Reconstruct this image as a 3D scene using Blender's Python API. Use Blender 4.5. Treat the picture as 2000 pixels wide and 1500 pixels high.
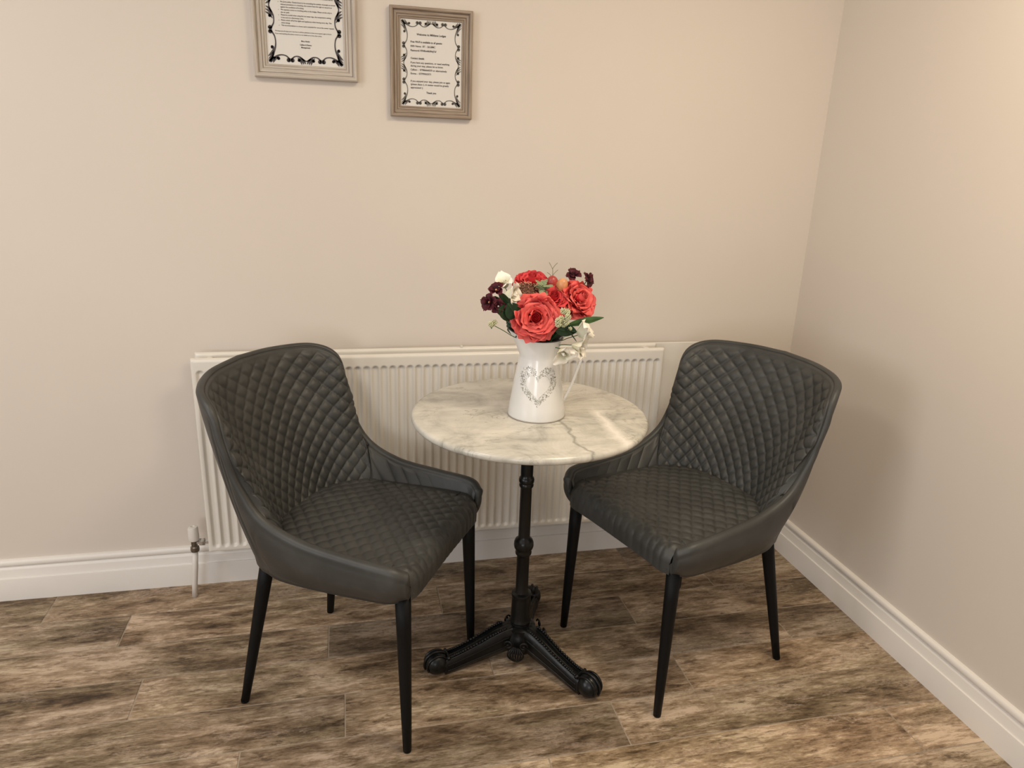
import bpy, bmesh, math, random
from mathutils import Vector, Matrix, noise
PI = math.pi
scene = bpy.context.scene
COL = scene.collection
for o in list(bpy.data.objects):
    bpy.data.objects.remove(o)

# ------------------------------------------------------------------ camera
FPX = 1418.99
CAM = Vector((-1.5341, -2.2195, 1.3526))
yaw, pitch, roll = math.radians(13.236), math.radians(-17.426), math.radians(2.112)
fwd = Vector((math.sin(yaw) * math.cos(pitch), math.cos(yaw) * math.cos(pitch), math.sin(pitch)))
rt = Vector((math.cos(yaw), -math.sin(yaw), 0))
up = rt.cross(fwd)
c_, s_ = math.cos(roll), math.sin(roll)
rt2 = c_ * rt + s_ * up
up2 = -s_ * rt + c_ * up
cd = bpy.data.cameras.new('camera')
cam = bpy.data.objects.new('camera', cd)
COL.objects.link(cam)
M = Matrix((rt2, up2, -fwd)).transposed().to_4x4()
M.translation = CAM
cam.matrix_world = M
cd.sensor_width = 36
cd.lens = FPX / 2000 * 36
cd.clip_start = 0.05
scene.camera = cam

# ------------------------------------------------------------------ world, light, exposure
w = bpy.data.worlds.new('world'); scene.world = w
w.use_nodes = True
w.node_tree.nodes['Background'].inputs[0].default_value = (0.75, 0.85, 1.0, 1)
w.node_tree.nodes['Background'].inputs[1].default_value = 0.6
scene.view_settings.view_transform = 'Standard'
scene.view_settings.look = 'None'
scene.view_settings.exposure = -0.14
scene.view_settings.gamma = 1
scene.view_settings.use_curve_mapping = False


def area(name, loc, target, size, power, color, shape='DISK', size_y=None):
    l = bpy.data.lights.new(name, 'AREA')
    l.energy = power; l.color = color; l.shape = shape; l.size = size
    if size_y: l.size_y = size_y
    o = bpy.data.objects.new(name, l); COL.objects.link(o)
    o.location = loc
    o.rotation_euler = (Vector(target) - Vector(loc)).to_track_quat('-Z', 'Y').to_euler()
    return o


WARM = (1.0, 0.85, 0.64)
NEUT = (1.0, 0.92, 0.83)
COOL = (0.80, 0.90, 1.0)
area('ceiling_lamp_light', (-2.60, -1.35, 2.34), (-2.60, -1.35, 0), 0.6, 15.5, NEUT)
area('ceiling_lamp_light', (-0.62, -1.35, 2.34), (-0.62, -1.35, 0), 0.6, 22, WARM)
area('ceiling_lamp_light', (-1.50, -2.30, 2.34), (-1.50, -2.30, 0), 0.6, 6, NEUT)
area('window_daylight', (-3.2, -5.48, 1.35), (-2.2, 0, 0.6), 1.1, 42, (0.93, 0.96, 1.0), 'RECTANGLE', 1.3)
area('window_daylight', (-4.38, -2.3, 1.45), (-0.5, -0.6, 0.5), 1.2, 32, (0.93, 0.96, 1.0), 'RECTANGLE', 1.1)


# ------------------------------------------------------------------ helpers
def link(name, me, mat=None, parent=None, smooth=True):
    o = bpy.data.objects.new(name, me); COL.objects.link(o)
    if mat and not me.materials: me.materials.append(mat)
    if parent is not None: o.parent = parent
    if smooth and me.polygons:
        me.polygons.foreach_set('use_smooth', [True] * len(me.polygons))
    return o


def mesh_of(vs, fs, name='mesh'):
    me = bpy.data.meshes.new(name); me.from_pydata([tuple(v) for v in vs], [], fs); me.update()
    return me


def bm_mesh(bm, name='mesh'):
    me = bpy.data.meshes.new(name)
    bmesh.ops.recalc_face_normals(bm, faces=bm.faces)
    bm.to_mesh(me); bm.free(); return me


def empty(name, loc=(0, 0, 0), rz=0.0):
    o = bpy.data.objects.new(name, None); COL.objects.link(o)
    o.location = loc; o.rotation_euler = (0, 0, rz); o.empty_display_size = 0.05
    return o


def tag(o, label=None, cat=None, group=None, kind=None):
    if label: o['label'] = label
    if cat: o['category'] = cat
    if group: o['group'] = group
    if kind: o['kind'] = kind
    return o


def flat_angle(o, deg=35):
    me = o.data
    bm = bmesh.new(); bm.from_mesh(me)
    for e in bm.edges:
        if len(e.link_faces) == 2 and e.calc_face_angle(0) > math.radians(deg): e.smooth = False
    bm.to_mesh(me); bm.free()


def box_bm(bm, x0, x1, y0, y1, z0, z1):
    v = [bm.verts.new(p) for p in ((x0, y0, z0), (x1, y0, z0), (x1, y1, z0), (x0, y1, z0), (x0, y0, z1), (x1, y0, z1), (x1, y1, z1), (x0, y1, z1))]
    for f in ((0, 3, 2, 1), (4, 5, 6, 7), (0, 1, 5, 4), (1, 2, 6, 5), (2, 3, 7, 6), (3, 0, 4, 7)):
        bm.faces.new([v[i] for i in f])


def box(name, x0, x1, y0, y1, z0, z1, mat, parent=None, bevel=0.0, seg=2):
    bm = bmesh.new(); box_bm(bm, x0, x1, y0, y1, z0, z1)
    if bevel: bmesh.ops.bevel(bm, geom=list(bm.edges), offset=bevel, segments=seg, profile=0.5, affect='EDGES')
    o = link(name, bm_mesh(bm), mat, parent, smooth=False)
    if bevel: o.data.polygons.foreach_set('use_smooth', [True] * len(o.data.polygons)); flat_angle(o, 50)
    return o


def lathe_geo(prof, n=32, center=(0, 0, 0), axis=None, cap=True):
    """prof: (r, z) list; returns verts, faces"""
    vs, fs = [], []
    q = None
    if axis is not None: q = Vector((0, 0, 1)).rotation_difference(Vector(axis).normalized())
    c = Vector(center)
    for r, z in prof:
        for i in range(n):
            a = 2 * PI * i / n
            v = Vector((r * math.cos(a), r * math.sin(a), z))
            if q: v = q @ v
            vs.append(v + c)
    for j in range(len(prof) - 1):
        for i in range(n):
            k = (i + 1) % n
            fs.append((j * n + i, j * n + k, (j + 1) * n + k, (j + 1) * n + i))
    if cap:
        fs.append(tuple(range(n))[::-1]); fs.append(tuple((len(prof) - 1) * n + i for i in range(n)))
    return vs, fs


def merge(*geos):
    V, F = [], []
    for vs, fs in geos:
        b = len(V); V += list(vs); F += [tuple(i + b for i in f) for f in fs]
    return V, F


def lathe(name, prof, mat, parent=None, n=32, center=(0, 0, 0), axis=None, sharp=40):
    o = link(name, mesh_of(*lathe_geo(prof, n, center, axis)), mat, parent)
    if sharp: flat_angle(o, sharp)
    return o


def tube_geo(pts, r, n=8, cap=True, flat=1.0, ref=Vector((0, 0, 1))):
    pts = [Vector(p) for p in pts]
    vs, fs = [], []
    m = len(pts)
    prev = None
    for i, p in enumerate(pts):
        t = (pts[min(i + 1, m - 1)] - pts[max(i - 1, 0)]).normalized()
        if prev is None:
            a = ref if abs(t.dot(ref)) < 0.95 else Vector((1, 0, 0))
            u = t.cross(a).normalized()
        else:
            u = (prev - t * prev.dot(t)).normalized()
        prev = u
        v = t.cross(u)
        rr = r(i / (m - 1)) if callable(r) else r
        for k in range(n):
            a = 2 * PI * k / n
            vs.append(p + u * (rr * math.cos(a)) + v * (rr * flat * math.sin(a)))
    for i in range(m - 1):
        for k in range(n):
            l = (k + 1) % n
            fs.append((i * n + k, i * n + l, (i + 1) * n + l, (i + 1) * n + k))
    if cap:
        fs.append(tuple(range(n))[::-1]); fs.append(tuple((m - 1) * n + k for k in range(n)))
    return vs, fs


def tube(name, pts, r, mat, parent=None, n=8, **k):
    return link(name, mesh_of(*tube_geo(pts, r, n, **k)), mat, parent)


def crm(P, t):
    """Catmull-Rom over control list P at parameter t in [0, len-1]"""
    n = len(P) - 1
    i = min(int(t), n - 1); f = t - i
    a = P[i - 1] if i > 0 else 2 * P[0] - P[1]
    b, c = P[i], P[i + 1]
    d = P[i + 2] if i + 2 <= n else 2 * P[n] - P[n - 1]
    return 0.5 * (2 * b + (c - a) * f + (2 * a - 5 * b + 4 * c - d) * f * f + (3 * b - a - 3 * c + d) * f ** 3)


def spline(P, n=8):
    P = [Vector(p) for p in P]
    return [crm(P, k * (len(P) - 1) / (n * (len(P) - 1))) for k in range(n * (len(P) - 1) + 1)]


# ------------------------------------------------------------------ materials
class NT:
    def __init__(s, name):
        s.m = bpy.data.materials.new(name); s.m.use_nodes = True
        s.t = s.m.node_tree; s.n = s.t.nodes; s.b = s.n['Principled BSDF']; s.l = s.t.links

    def add(s, typ, **k):
        n = s.n.new(typ)
        for a, v in k.items():
            if a.startswith('i_'):
                key = a[2:]
                n.inputs[int(key) if key.isdigit() else key.replace('_', ' ')].default_value = v
            else: setattr(n, a, v)
        return n

    def lk(s, a, ao, b, bi): s.l.new(a.outputs[ao], b.inputs[bi])

    def coords(s, scale=(1, 1, 1), kind='Object', rand=False):
        tc = s.add('ShaderNodeTexCoord')
        mp = s.add('ShaderNodeMapping'); mp.inputs['Scale'].default_value = scale
        s.lk(tc, kind, mp, 'Vector')
        if rand:
            oi = s.add('ShaderNodeObjectInfo')
            vm = s.add('ShaderNodeVectorMath', operation='SCALE'); vm.inputs[0].default_value = (31.0, 17.0, 23.0)
            s.lk(oi, 'Random', vm, 3); s.lk(vm, 0, mp, 'Location')
        return mp

    def noise(s, mp, scale, detail=4, rough=0.55, dist=0.0):
        n = s.add('ShaderNodeTexNoise'); n.inputs['Scale'].default_value = scale
        n.inputs['Detail'].default_value = detail; n.inputs['Roughness'].default_value = rough
        n.inputs['Distortion'].default_value = dist
        s.lk(mp, 0, n, 'Vector'); return n

    def ramp(s, src, out, stops):
        r = s.add('ShaderNodeValToRGB'); e = r.color_ramp.elements
        while len(e) < len(stops): e.new(0.5)
        for el, (p, c) in zip(e, stops): el.position = p; el.color = (*c, 1) if len(c) == 3 else c
        s.lk(src, out, r, 0); return r

    def mix(s, fac, a, b, blend='MIX'):
        m = s.add('ShaderNodeMix', data_type='RGBA', blend_type=blend)
        for val, idx in ((fac, 0), (a, 6), (b, 7)):
            if isinstance(val, tuple) and len(val) == 2 and hasattr(val[0], 'outputs'): s.l.new(val[0].outputs[val[1]], m.inputs[idx])
            elif isinstance(val, (int, float)): m.inputs[idx].default_value = val
            else: m.inputs[idx].default_value = (*val, 1)
        return (m, 2)

    def base(s, x):
        if len(x) == 2: s.l.new(x[0].outputs[x[1]], s.b.inputs['Base Color'])
        else: s.b.inputs['Base Color'].default_value = (*x, 1)

    def bump(s, src, out, strength, dist=0.001):
        b = s.add('ShaderNodeBump'); b.inputs['Strength'].default_value = strength; b.inputs['Distance'].default_value = dist
        s.lk(src, out, b, 'Height'); s.lk(b, 0, s.b, 'Normal')

    def set(s, **k):
        for a, v in k.items(): s.b.inputs[a.replace('_', ' ')].default_value = v
        return s


def simple(name, col, rough=0.5, metal=0.0, var=0.0, vscale=20, bump=0.0, bscale=200, spec=0.5, coat=0.0, sheen=0.0):
    t = NT(name); t.set(Roughness=rough, Metallic=metal); t.b.inputs['Specular IOR Level'].default_value = spec
    t.b.inputs['Coat Weight'].default_value = coat
    mp = t.coords()
    n = t.noise(mp, vscale, 5)
    r = t.ramp(n, 0, [(0.3, tuple(c * (1 - var) for c in col)), (0.7, tuple(min(1, c * (1 + var)) for c in col))])
    t.base((r, 0))
    if bump:
        n2 = t.noise(mp, bscale, 3); t.bump(n2, 0, bump, 0.001)
    return t.m


def wall_paint():
    t = NT('wall_paint'); t.set(Roughness=0.7); t.b.inputs['Specular IOR Level'].default_value = 0.25
    mp = t.coords()
    n = t.noise(mp, 1.3, 3); r = t.ramp(n, 0, [(0.3, (0.675, 0.607, 0.535)), (0.7, (0.695, 0.627, 0.555))])
    t.base((r, 0)); n2 = t.noise(mp, 260, 3); t.bump(n2, 0, 0.05, 0.001)
    return t.m


def plank_mat():
    t = NT('wood_look_porcelain'); t.set(Roughness=0.5); t.b.inputs['Specular IOR Level'].default_value = 0.35
    big = t.coords((1.6, 5.5, 1), rand=True)
    mid = t.coords((4, 17, 1), rand=True)
    fin = t.coords((22, 95, 1), rand=True)
    spk = t.coords((60, 110, 1), rand=True)
    nb = t.noise(big, 1.7, 9, 0.68, 0.5)
    nm = t.noise(mid, 1.7, 10, 0.72, 0.5)
    nf = t.noise(fin, 1.5, 8, 0.72, 0.4)
    ns = t.noise(spk, 1.6, 6, 0.7, 0.2)
    a = t.add('ShaderNodeMath', operation='MULTIPLY_ADD'); t.lk(nm, 0, a, 0); a.inputs[1].default_value = 0.60
    a2 = t.add('ShaderNodeMath', operation='MULTIPLY'); t.lk(nb, 0, a2, 0); a2.inputs[1].default_value = 0.75
    t.lk(a2, 0, a, 2)
    a3 = t.add('ShaderNodeMath', operation='MULTIPLY_ADD'); t.lk(nf, 0, a3, 0); a3.inputs[1].default_value = 0.42; t.lk(a, 0, a3, 2)
    r = t.ramp(a3, 0, [(0.69, (0.050, 0.031, 0.017)), (0.79, (0.155, 0.103, 0.061)), (0.86, (0.270, 0.192, 0.124)), (0.93, (0.395, 0.297, 0.205)), (1.0, (0.60, 0.475, 0.36))])
    hue = t.noise(t.coords((1.3, 4, 1), rand=True), 1.5, 4)
    hr = t.ramp(hue, 0, [(0.46, (0, 0, 0)), (0.60, (1, 1, 1))])
    g = t.mix((hr, 0), (r, 0), (0.86, 0.90, 0.86), 'MULTIPLY')
    # pale worn paint patches with ragged edges, crossed by fine scratches
    pp = t.noise(t.coords((2.4, 7, 1), rand=True), 1.5, 12, 0.78, 0.3)
    pr = t.ramp(pp, 0, [(0.545, (0, 0, 0)), (0.585, (1, 1, 1))])
    pf = t.add('ShaderNodeMath', operation='MULTIPLY'); t.lk(pr, 0, pf, 0); pf.inputs[1].default_value = 0.62
    worn = t.ramp(ns, 0, [(0.36, (0.22, 0.16, 0.115)), (0.52, (0.42, 0.325, 0.245)), (0.66, (0.55, 0.44, 0.34))])
    g2 = t.mix((pf, 0), g, (worn, 0))
    # grain lines
    wv = t.noise(t.coords((1.0, 30, 1), rand=True), 2.0, 5, 0.5, 1.9)
    wr = t.ramp(wv, 0, [(0.480, (1, 1, 1)), (0.5, (0.38, 0.32, 0.28)), (0.52, (1, 1, 1))])
    wm = t.ramp(hue, 0, [(0.40, (0, 0, 0)), (0.55, (0.8, 0.8, 0.8))])
    g3 = t.mix((wm, 0), g2, t.mix(1.0, g2, (wr, 0), 'MULTIPLY'))
    # dark specks and stains
    dk = t.ramp(t.noise(t.coords((7, 22, 1), rand=True), 2.2, 9, 0.75, 0.3), 0, [(0.36, (0.34, 0.29, 0.25)), (0.45, (1, 1, 1))])
    g3 = t.mix(0.85, g3, (dk, 0), 'MULTIPLY')
    vo = t.add('ShaderNodeTexVoronoi'); vo.inputs['Scale'].default_value = 2.6
    t.lk(t.coords((1, 2.4, 1), rand=True), 0, vo, 'Vector')
    kr = t.ramp(vo, 'Distance', [(0.02, (0.25, 0.2, 0.16)), (0.06, (1, 1, 1))])
    g4 = t.mix(0.7, g3, (kr, 0), 'MULTIPLY')
    oi = t.add('ShaderNodeObjectInfo')
    br = t.ramp(oi, 'Random', [(0.0, (0.68, 0.68, 0.70)), (0.5, (0.98, 0.97, 0.95)), (1.0, (1.25, 1.20, 1.14))])
    g5 = t.mix(1.0, g4, (br, 0), 'MULTIPLY')
    t.base(g5)
    t.bump(a3, 0, 0.25, 0.0015)
    return t.m


def leather_mat():
    t = NT('grey_faux_leather'); t.set(Roughness=0.47); t.b.inputs['Specular IOR Level'].default_value = 0.42
    mp = t.coords()
    n = t.noise(mp, 9, 6, 0.6, 0.4)
    r = t.ramp(n, 0, [(0.3, (0.033, 0.0335, 0.0315)), (0.55, (0.046, 0.0465, 0.0435)), (0.75, (0.068, 0.0685, 0.065))])
    t.base((r, 0))
    n2 = t.noise(mp, 420, 4, 0.6); t.bump(n2, 0, 0.18, 0.0006)
    return t.m


def marble_mat():
    t = NT('white_marble'); t.set(Roughness=0.22); t.b.inputs['Specular IOR Level'].default_value = 0.5
    mp = t.coords()
    # cloudy grey
    n = t.noise(mp, 6.5, 10, 0.66, 0.9)
    r = t.ramp(n, 0, [(0.34, (0.38, 0.37, 0.32)), (0.47, (0.56, 0.535, 0.47)), (0.62, (0.68, 0.65, 0.575))])
    # streaky directional cloud, veins running along a diagonal
    rot = t.coords((2.0, 9.0, 1)); rot.inputs['Rotation'].default_value = (0, 0, math.radians(62))
    sn = t.noise(rot, 1.6, 8, 0.65, 1.0)
    sr = t.ramp(sn, 0, [(0.38, (0.62, 0.62, 0.60)), (0.52, (1, 1, 1))])
    g = t.mix(0.42, (r, 0), (sr, 0), 'MULTIPLY')
    # thin dark veins: distorted bands
    wv = t.noise(rot, 1.1, 6, 0.6, 2.4)
    vr = t.ramp(wv, 0, [(0.488, (1, 1, 1)), (0.5, (0.42, 0.42, 0.37)), (0.512, (1, 1, 1))])
    msk = t.ramp(t.noise(mp, 3.2, 2), 0, [(0.42, (0, 0, 0)), (0.6, (1, 1, 1))])
    g2 = t.mix((msk, 0), g, t.mix(0.8, g, (vr, 0), 'MULTIPLY'))

    # two placed veins (one dark, one pale) as distorted lines in table coordinates
    dn = t.noise(mp, 9, 5, 0.6, 0.3)
    sep = t.add('ShaderNodeSeparateXYZ'); tc = t.add('ShaderNodeTexCoord')
    va = t.add('ShaderNodeVectorMath', operation='MULTIPLY_ADD'); t.lk(dn, 1, va, 0); va.inputs[1].default_value = (0.09, 0.09, 0); t.lk(tc, 'Object', va, 2)
    t.lk(va, 0, sep, 0)

    def line(px, py, dx, dy, width, y0, y1, inv):
        L = math.hypot(dx, dy); nx, ny = -dy / L, dx / L
        m1 = t.add('ShaderNodeMath', operation='MULTIPLY_ADD'); t.lk(sep, 0, m1, 0); m1.inputs[1].default_value = nx; m1.inputs[2].default_value = -(px * nx + py * ny)
        m2 = t.add('ShaderNodeMath', operation='MULTIPLY_ADD'); t.lk(sep, 1, m2, 0); m2.inputs[1].default_value = ny; t.lk(m1, 0, m2, 2)
        ab = t.add('ShaderNodeMath', operation='ABSOLUTE'); t.lk(m2, 0, ab, 0)
        mr = t.add('ShaderNodeMapRange'); mr.inputs['From Min'].default_value = 0; mr.inputs['From Max'].default_value = width
        mr.inputs['To Min'].default_value = 1; mr.inputs['To Max'].default_value = 0; t.lk(ab, 0, mr, 0)
        q1 = t.add('ShaderNodeMapRange'); q1.inputs['From Min'].default_value = y1; q1.inputs['From Max'].default_value = y1 - 0.04; t.lk(sep, 1, q1, 0)
        mm = t.add('ShaderNodeMath', operation='MULTIPLY'); t.lk(mr, 0, mm, 0); t.lk(q1, 0, mm, 1)
        return mm
    # offsets of +0.045 allow for the mean of the distortion
    l1 = line(0.105, -0.10, 0.012, -0.13, 0.0075, -0.35, 0.02, 0)
    k1 = t.add('ShaderNodeMath', operation='MULTIPLY'); t.lk(l1, 0, k1, 0); k1.inputs[1].default_value = 0.75
    g3 = t.mix((k1, 0), g2, (0.22, 0.22, 0.185))
    l2 = line(0.215, -0.10, 0.0, -0.2, 0.028, -0.35, 0.06, 0)
    k2 = t.add('ShaderNodeMath', operation='MULTIPLY'); t.lk(l2, 0, k2, 0); k2.inputs[1].default_value = 0.9
    g4 = t.mix((k2, 0), g3, (0.86, 0.82, 0.74))
    t.base(g4)
    return t.m


def frame_mat(name, c0, c1, c2):
    t = NT(name); t.set(Roughness=0.55)
    tc = t.add('ShaderNodeAttribute'); tc.attribute_name = 'along'
    mp = t.coords((1, 1, 1), kind='UV'); mp.inputs['Scale'].default_value = (9, 420, 1)
    n = t.noise(mp, 1.0, 6, 0.6, 0.2)
    r = t.ramp(n, 0, [(0.32, c0), (0.5, c1), (0.68, c2)])
    t.base((r, 0)); t.bump(n, 0, 0.2, 0.0006)
    return t.m


def petal_mat(name, inner, outer, rough=0.55):
    t = NT(name); t.set(Roughness=rough); t.b.inputs['Specular IOR Level'].default_value = 0.3
    tc = t.add('ShaderNodeTexCoord'); sp = t.add('ShaderNodeSeparateXYZ'); t.lk(tc, 'UV', sp, 0)
    n = t.noise(t.coords((1, 1, 1)), 60, 4)
    ad = t.add('ShaderNodeMath', operation='MULTIPLY_ADD'); t.lk(n, 0, ad, 0); ad.inputs[1].default_value = 0.3; t.lk(sp, 1, ad, 2)
    r = t.ramp(ad, 0, [(0.55, inner), (1.05 if False else 1.0, outer)])
    t.base((r, 0))
    t.b.inputs['Subsurface Weight'].default_value = 0.0
    t.b.inputs['Subsurface Radius'].default_value = (0.01, 0.003, 0.002)
    t.b.inputs['Subsurface Scale'].default_value = 0.2
    return t.m


WALL = wall_paint()
TRIM = simple('trim_gloss_paint', (0.80, 0.76, 0.71), 0.32, var=0.015, vscale=4)
CEIL = simple('ceiling_paint', (0.78, 0.76, 0.72), 0.8, var=0.01)
PLANK = plank_mat()
GROUT = simple('tan_grout', (0.35, 0.285, 0.215), 0.85, var=0.12, vscale=60, bump=0.2)
RAD = simple('radiator_enamel', (0.74, 0.70, 0.63), 0.3, var=0.01, vscale=5, coat=0.2)
PLASTIC = simple('white_plastic', (0.72, 0.68, 0.62), 0.35, var=0.02)
CHROME = simple('chrome', (0.75, 0.78, 0.80), 0.12, metal=1.0, var=0.03)
BRONZE = simple('dull_nickel', (0.22, 0.19, 0.16), 0.35, metal=0.9, var=0.2, vscale=80)
LEATHER = leather_mat()
SEAM = simple('dark_stitching', (0.025, 0.024, 0.022), 0.8, var=0.1)
BLACKLEG = simple('black_powder_coat', (0.0035, 0.0038, 0.0042), 0.5, var=0.15, vscale=300, bump=0.3, bscale=900, spec=0.18)
IRON = simple('black_cast_iron', (0.0045, 0.0048, 0.005), 0.30, var=0.3, vscale=120, bump=0.25, bscale=350, spec=0.36)
MARBLE = marble_mat()
ENAMEL = simple('white_enamel', (0.76, 0.75, 0.72), 0.25, var=0.01, vscale=8, coat=0.35)
RIMBLACK = simple('dark_enamel_edge', (0.02, 0.018, 0.018), 0.35)
JUGIN = simple('jug_inside', (0.05, 0.05, 0.05), 0.6)
PRINT = simple('grey_green_print', (0.22, 0.21, 0.15), 0.6, var=0.5, vscale=120)
PAPER = simple('paper', (0.70, 0.675, 0.63), 0.7, var=0.01)
INK = simple('ink', (0.065, 0.055, 0.058), 0.7)
INKSOFT = simple('ink_soft', (0.13, 0.12, 0.105), 0.7)
FRAME_A = frame_mat('washed_grey_wood', (0.36, 0.31, 0.26), (0.50, 0.44, 0.375), (0.60, 0.54, 0.465))
FRAME_B = frame_mat('washed_brown_wood', (0.17, 0.118, 0.080), (0.31, 0.238, 0.178), (0.44, 0.37, 0.295))
ROSE = petal_mat('coral_petal', (0.50, 0.012, 0.024), (0.78, 0.125, 0.108))
ROSE_D = petal_mat('deep_coral_petal', (0.30, 0.006, 0.014), (0.70, 0.060, 0.065))
BURG = petal_mat('burgundy_petal', (0.022, 0.0015, 0.004), (0.075, 0.004, 0.011), 0.6)
CREAM = petal_mat('cream_petal', (0.78, 0.76, 0.58), (0.92, 0.87, 0.77), 0.6)
PALEG = petal_mat('pale_green_floret', (0.62, 0.62, 0.40), (0.86, 0.82, 0.70), 0.7)
LEAFD = simple('dark_leaf', (0.012, 0.045, 0.018), 0.45, var=0.5, vscale=40)
LEAFM = simple('mid_leaf', (0.05, 0.115, 0.03), 0.5, var=0.4, vscale=40)
SAGE = simple('sage_leaf', (0.27, 0.31, 0.17), 0.75, var=0.25, vscale=90)
TWIG = simple('twig', (0.20, 0.20, 0.11), 0.7)
PROT_B = simple('protea_brown', (0.13, 0.05, 0.028), 0.7, var=0.4, vscale=200)
PROT_T = simple('protea_tip', (0.62, 0.36, 0.23), 0.7, var=0.3, vscale=200)
BUD_R = simple('bud_red', (0.40, 0.05, 0.045), 0.35, var=0.35, vscale=35)
BUD_O = simple('bud_orange', (0.66, 0.30, 0.13), 0.4, var=0.25, vscale=45)
PEARL = simple('pearl', (0.85, 0.75, 0.66), 0.3)

# ------------------------------------------------------------------ room shell
RX0, RY0, RZ = -4.4, -5.5, 2.4
TH = 0.12


def structure(o): return tag(o, kind='structure')


structure(box('wall_back', RX0 - TH, TH, 0, TH, -0.1, RZ, WALL))
structure(box('wall_right', 0, TH, RY0 - TH, 0, -0.1, RZ, WALL))
bm = bmesh.new()
box_bm(bm, RX0 - TH, RX0, RY0 - TH, -2.95, -0.1, RZ); box_bm(bm, RX0 - TH, RX0, -1.65, 0, -0.1, RZ)
box_bm(bm, RX0 - TH, RX0, -2.95, -1.65, -0.1, 0.85); box_bm(bm, RX0 - TH, RX0, -2.95, -1.65, 2.05, RZ)
structure(link('wall_left', bm_mesh(bm), WALL, smooth=False))
bm = bmesh.new()
wx0, wx1, wz0, wz1 = -3.85, -2.55, 0.65, 2.05
box_bm(bm, RX0, wx0, RY0 - TH, RY0, -0.1, RZ); box_bm(bm, wx1, 0, RY0 - TH, RY0, -0.1, RZ)
box_bm(bm, wx0, wx1, RY0 - TH, RY0, -0.1, wz0); box_bm(bm, wx0, wx1, RY0 - TH, RY0, wz1, RZ)
structure(link('wall_front', bm_mesh(bm), WALL, smooth=False))
win = empty('window_1', (0, 0, 0)); structure(win)
for a in ((wx0, wx0 + .06, wz0, wz1), (wx1 - .06, wx1, wz0, wz1), (wx0, wx1, wz0, wz0 + .06), (wx0, wx1, wz1 - .06, wz1), (-3.23, -3.17, wz0, wz1)):
    box('window_frame', a[0], a[1], RY0 - .10, RY0 - .05, a[2], a[3], TRIM, win, .004)
win2 = empty('window_2', (0, 0, 0)); structure(win2)
for a in ((-2.95, -2.89, .85, 2.05), (-1.71, -1.65, .85, 2.05), (-2.95, -1.65, .85, .91), (-2.95, -1.65, 1.99, 2.05), (-2.33, -2.27, .85, 2.05)):
    box('window_frame', RX0 - .10, RX0 - .05, a[0], a[1], a[2], a[3], TRIM, win2, .004)
structure(box('ceiling', RX0 - TH, TH, RY0 - TH, TH, RZ, RZ + .1, CEIL))

floor = box('floor', RX0, 0, RY0, 0, -0.1, -0.0012, GROUT); structure(floor)
# planks: 150 mm porcelain boards, rows counted from the joint line at y = -0.6068
Y0, PW, PL, GAP = -0.6068, 0.1506, 0.9165, 0.0034
joints = {-4: -2.437, -3: -0.360, -2: -0.700, -1: -0.258, 0: -0.655, 1: -0.895, 2: -0.187, 3: -0.52, 4: -0.80, 5: -0.30}
plank_cache = {}


def plank_mesh(L, W):
    key = (round(L, 3), round(W, 3))
    if key not in plank_cache:
        bm = bmesh.new(); e = 0.0012
        lo = [bm.verts.new((sx * L / 2, sy * W / 2, z)) for z in (-0.009, -0.0010) for sx, sy in ((-1, -1), (1, -1), (1, 1), (-1, 1))]
        tp = [bm.verts.new((sx * (L / 2 - e), sy * (W / 2 - e), 0.0)) for sx, sy in ((-1, -1), (1, -1), (1, 1), (-1, 1))]
        for i in range(4):
            j = (i + 1) % 4
            bm.faces.new((lo[i], lo[j], lo[4 + j], lo[4 + i])); bm.faces.new((lo[4 + i], lo[4 + j], tp[j], tp[i]))
        bm.faces.new(tp)
        plank_cache[key] = bm_mesh(bm); plank_cache[key].materials.append(PLANK)
    return plank_cache[key]


random.seed(5)
for k in range(-4, 19):
    ya, yb = Y0 - k * PW, Y0 - (k + 1) * PW       # top and bottom joint
    ya = min(ya, 0.0); yb = max(yb, RY0)
    if ya - yb < 0.02: continue
    x = joints.get(k, -random.random() * PL)
    while x < 0: x += PL
    while x > -4.0:
        xa, xb = max(x - PL, RX0), min(x, 0.0)
        x -= PL
        if xb - xa < 0.02: continue
        o = bpy.data.objects.new('floor_plank', plank_mesh(xb - xa - GAP, ya - yb - GAP)); COL.objects.link(o)
        o.parent = floor
        o.location = ((xa + xb) / 2, (ya + yb) / 2, 0)
        if random.random() < 0.5: o.rotation_euler = (0, 0, PI)

# skirting boards
SK = [(0.0, 0.0), (0.018, 0.0), (0.018, 0.0705), (0.0172, 0.0735), (0.0155, 0.0745), (0.0138, 0.0750), (0.0125, 0.078), (0.0112, 0.100), (0.0096, 0.1070), (0.0058, 0.1100), (0.0058, 0.1122),
      (0.0105, 0.1140), (0.0122, 0.1165), (0.0122, 0.1250), (0.0104, 0.1295), (0.0070, 0.1325), (0.0, 0.1334)]


def skirting(name, axis):
    vs, fs = [], []
    n = len(SK)
    if axis == 'back':
        for xx in (RX0, 0.0):
            for d, z in SK: vs.append((xx if xx < -1 else -d, -d, z))
    elif axis == 'right':
        for yy in (RY0, 0.0):
            for d, z in SK: vs.append((-d, yy if yy < -1 else -d, z))
    for i in range(n - 1): fs.append((i, i + 1, n + i + 1, n + i))
    o = link(name, mesh_of(vs, fs), TRIM, smooth=False)
    bm = bmesh.new(); bm.from_mesh(o.data); bmesh.ops.recalc_face_normals(bm, faces=bm.faces); bm.to_mesh(o.data); bm.free()
    o.data.polygons.foreach_set('use_smooth', [True] * len(o.data.polygons)); flat_angle(o, 42)
    return structure(o)


skirting('baseboard_back', 'back'); skirting('baseboard_right', 'right')

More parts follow.
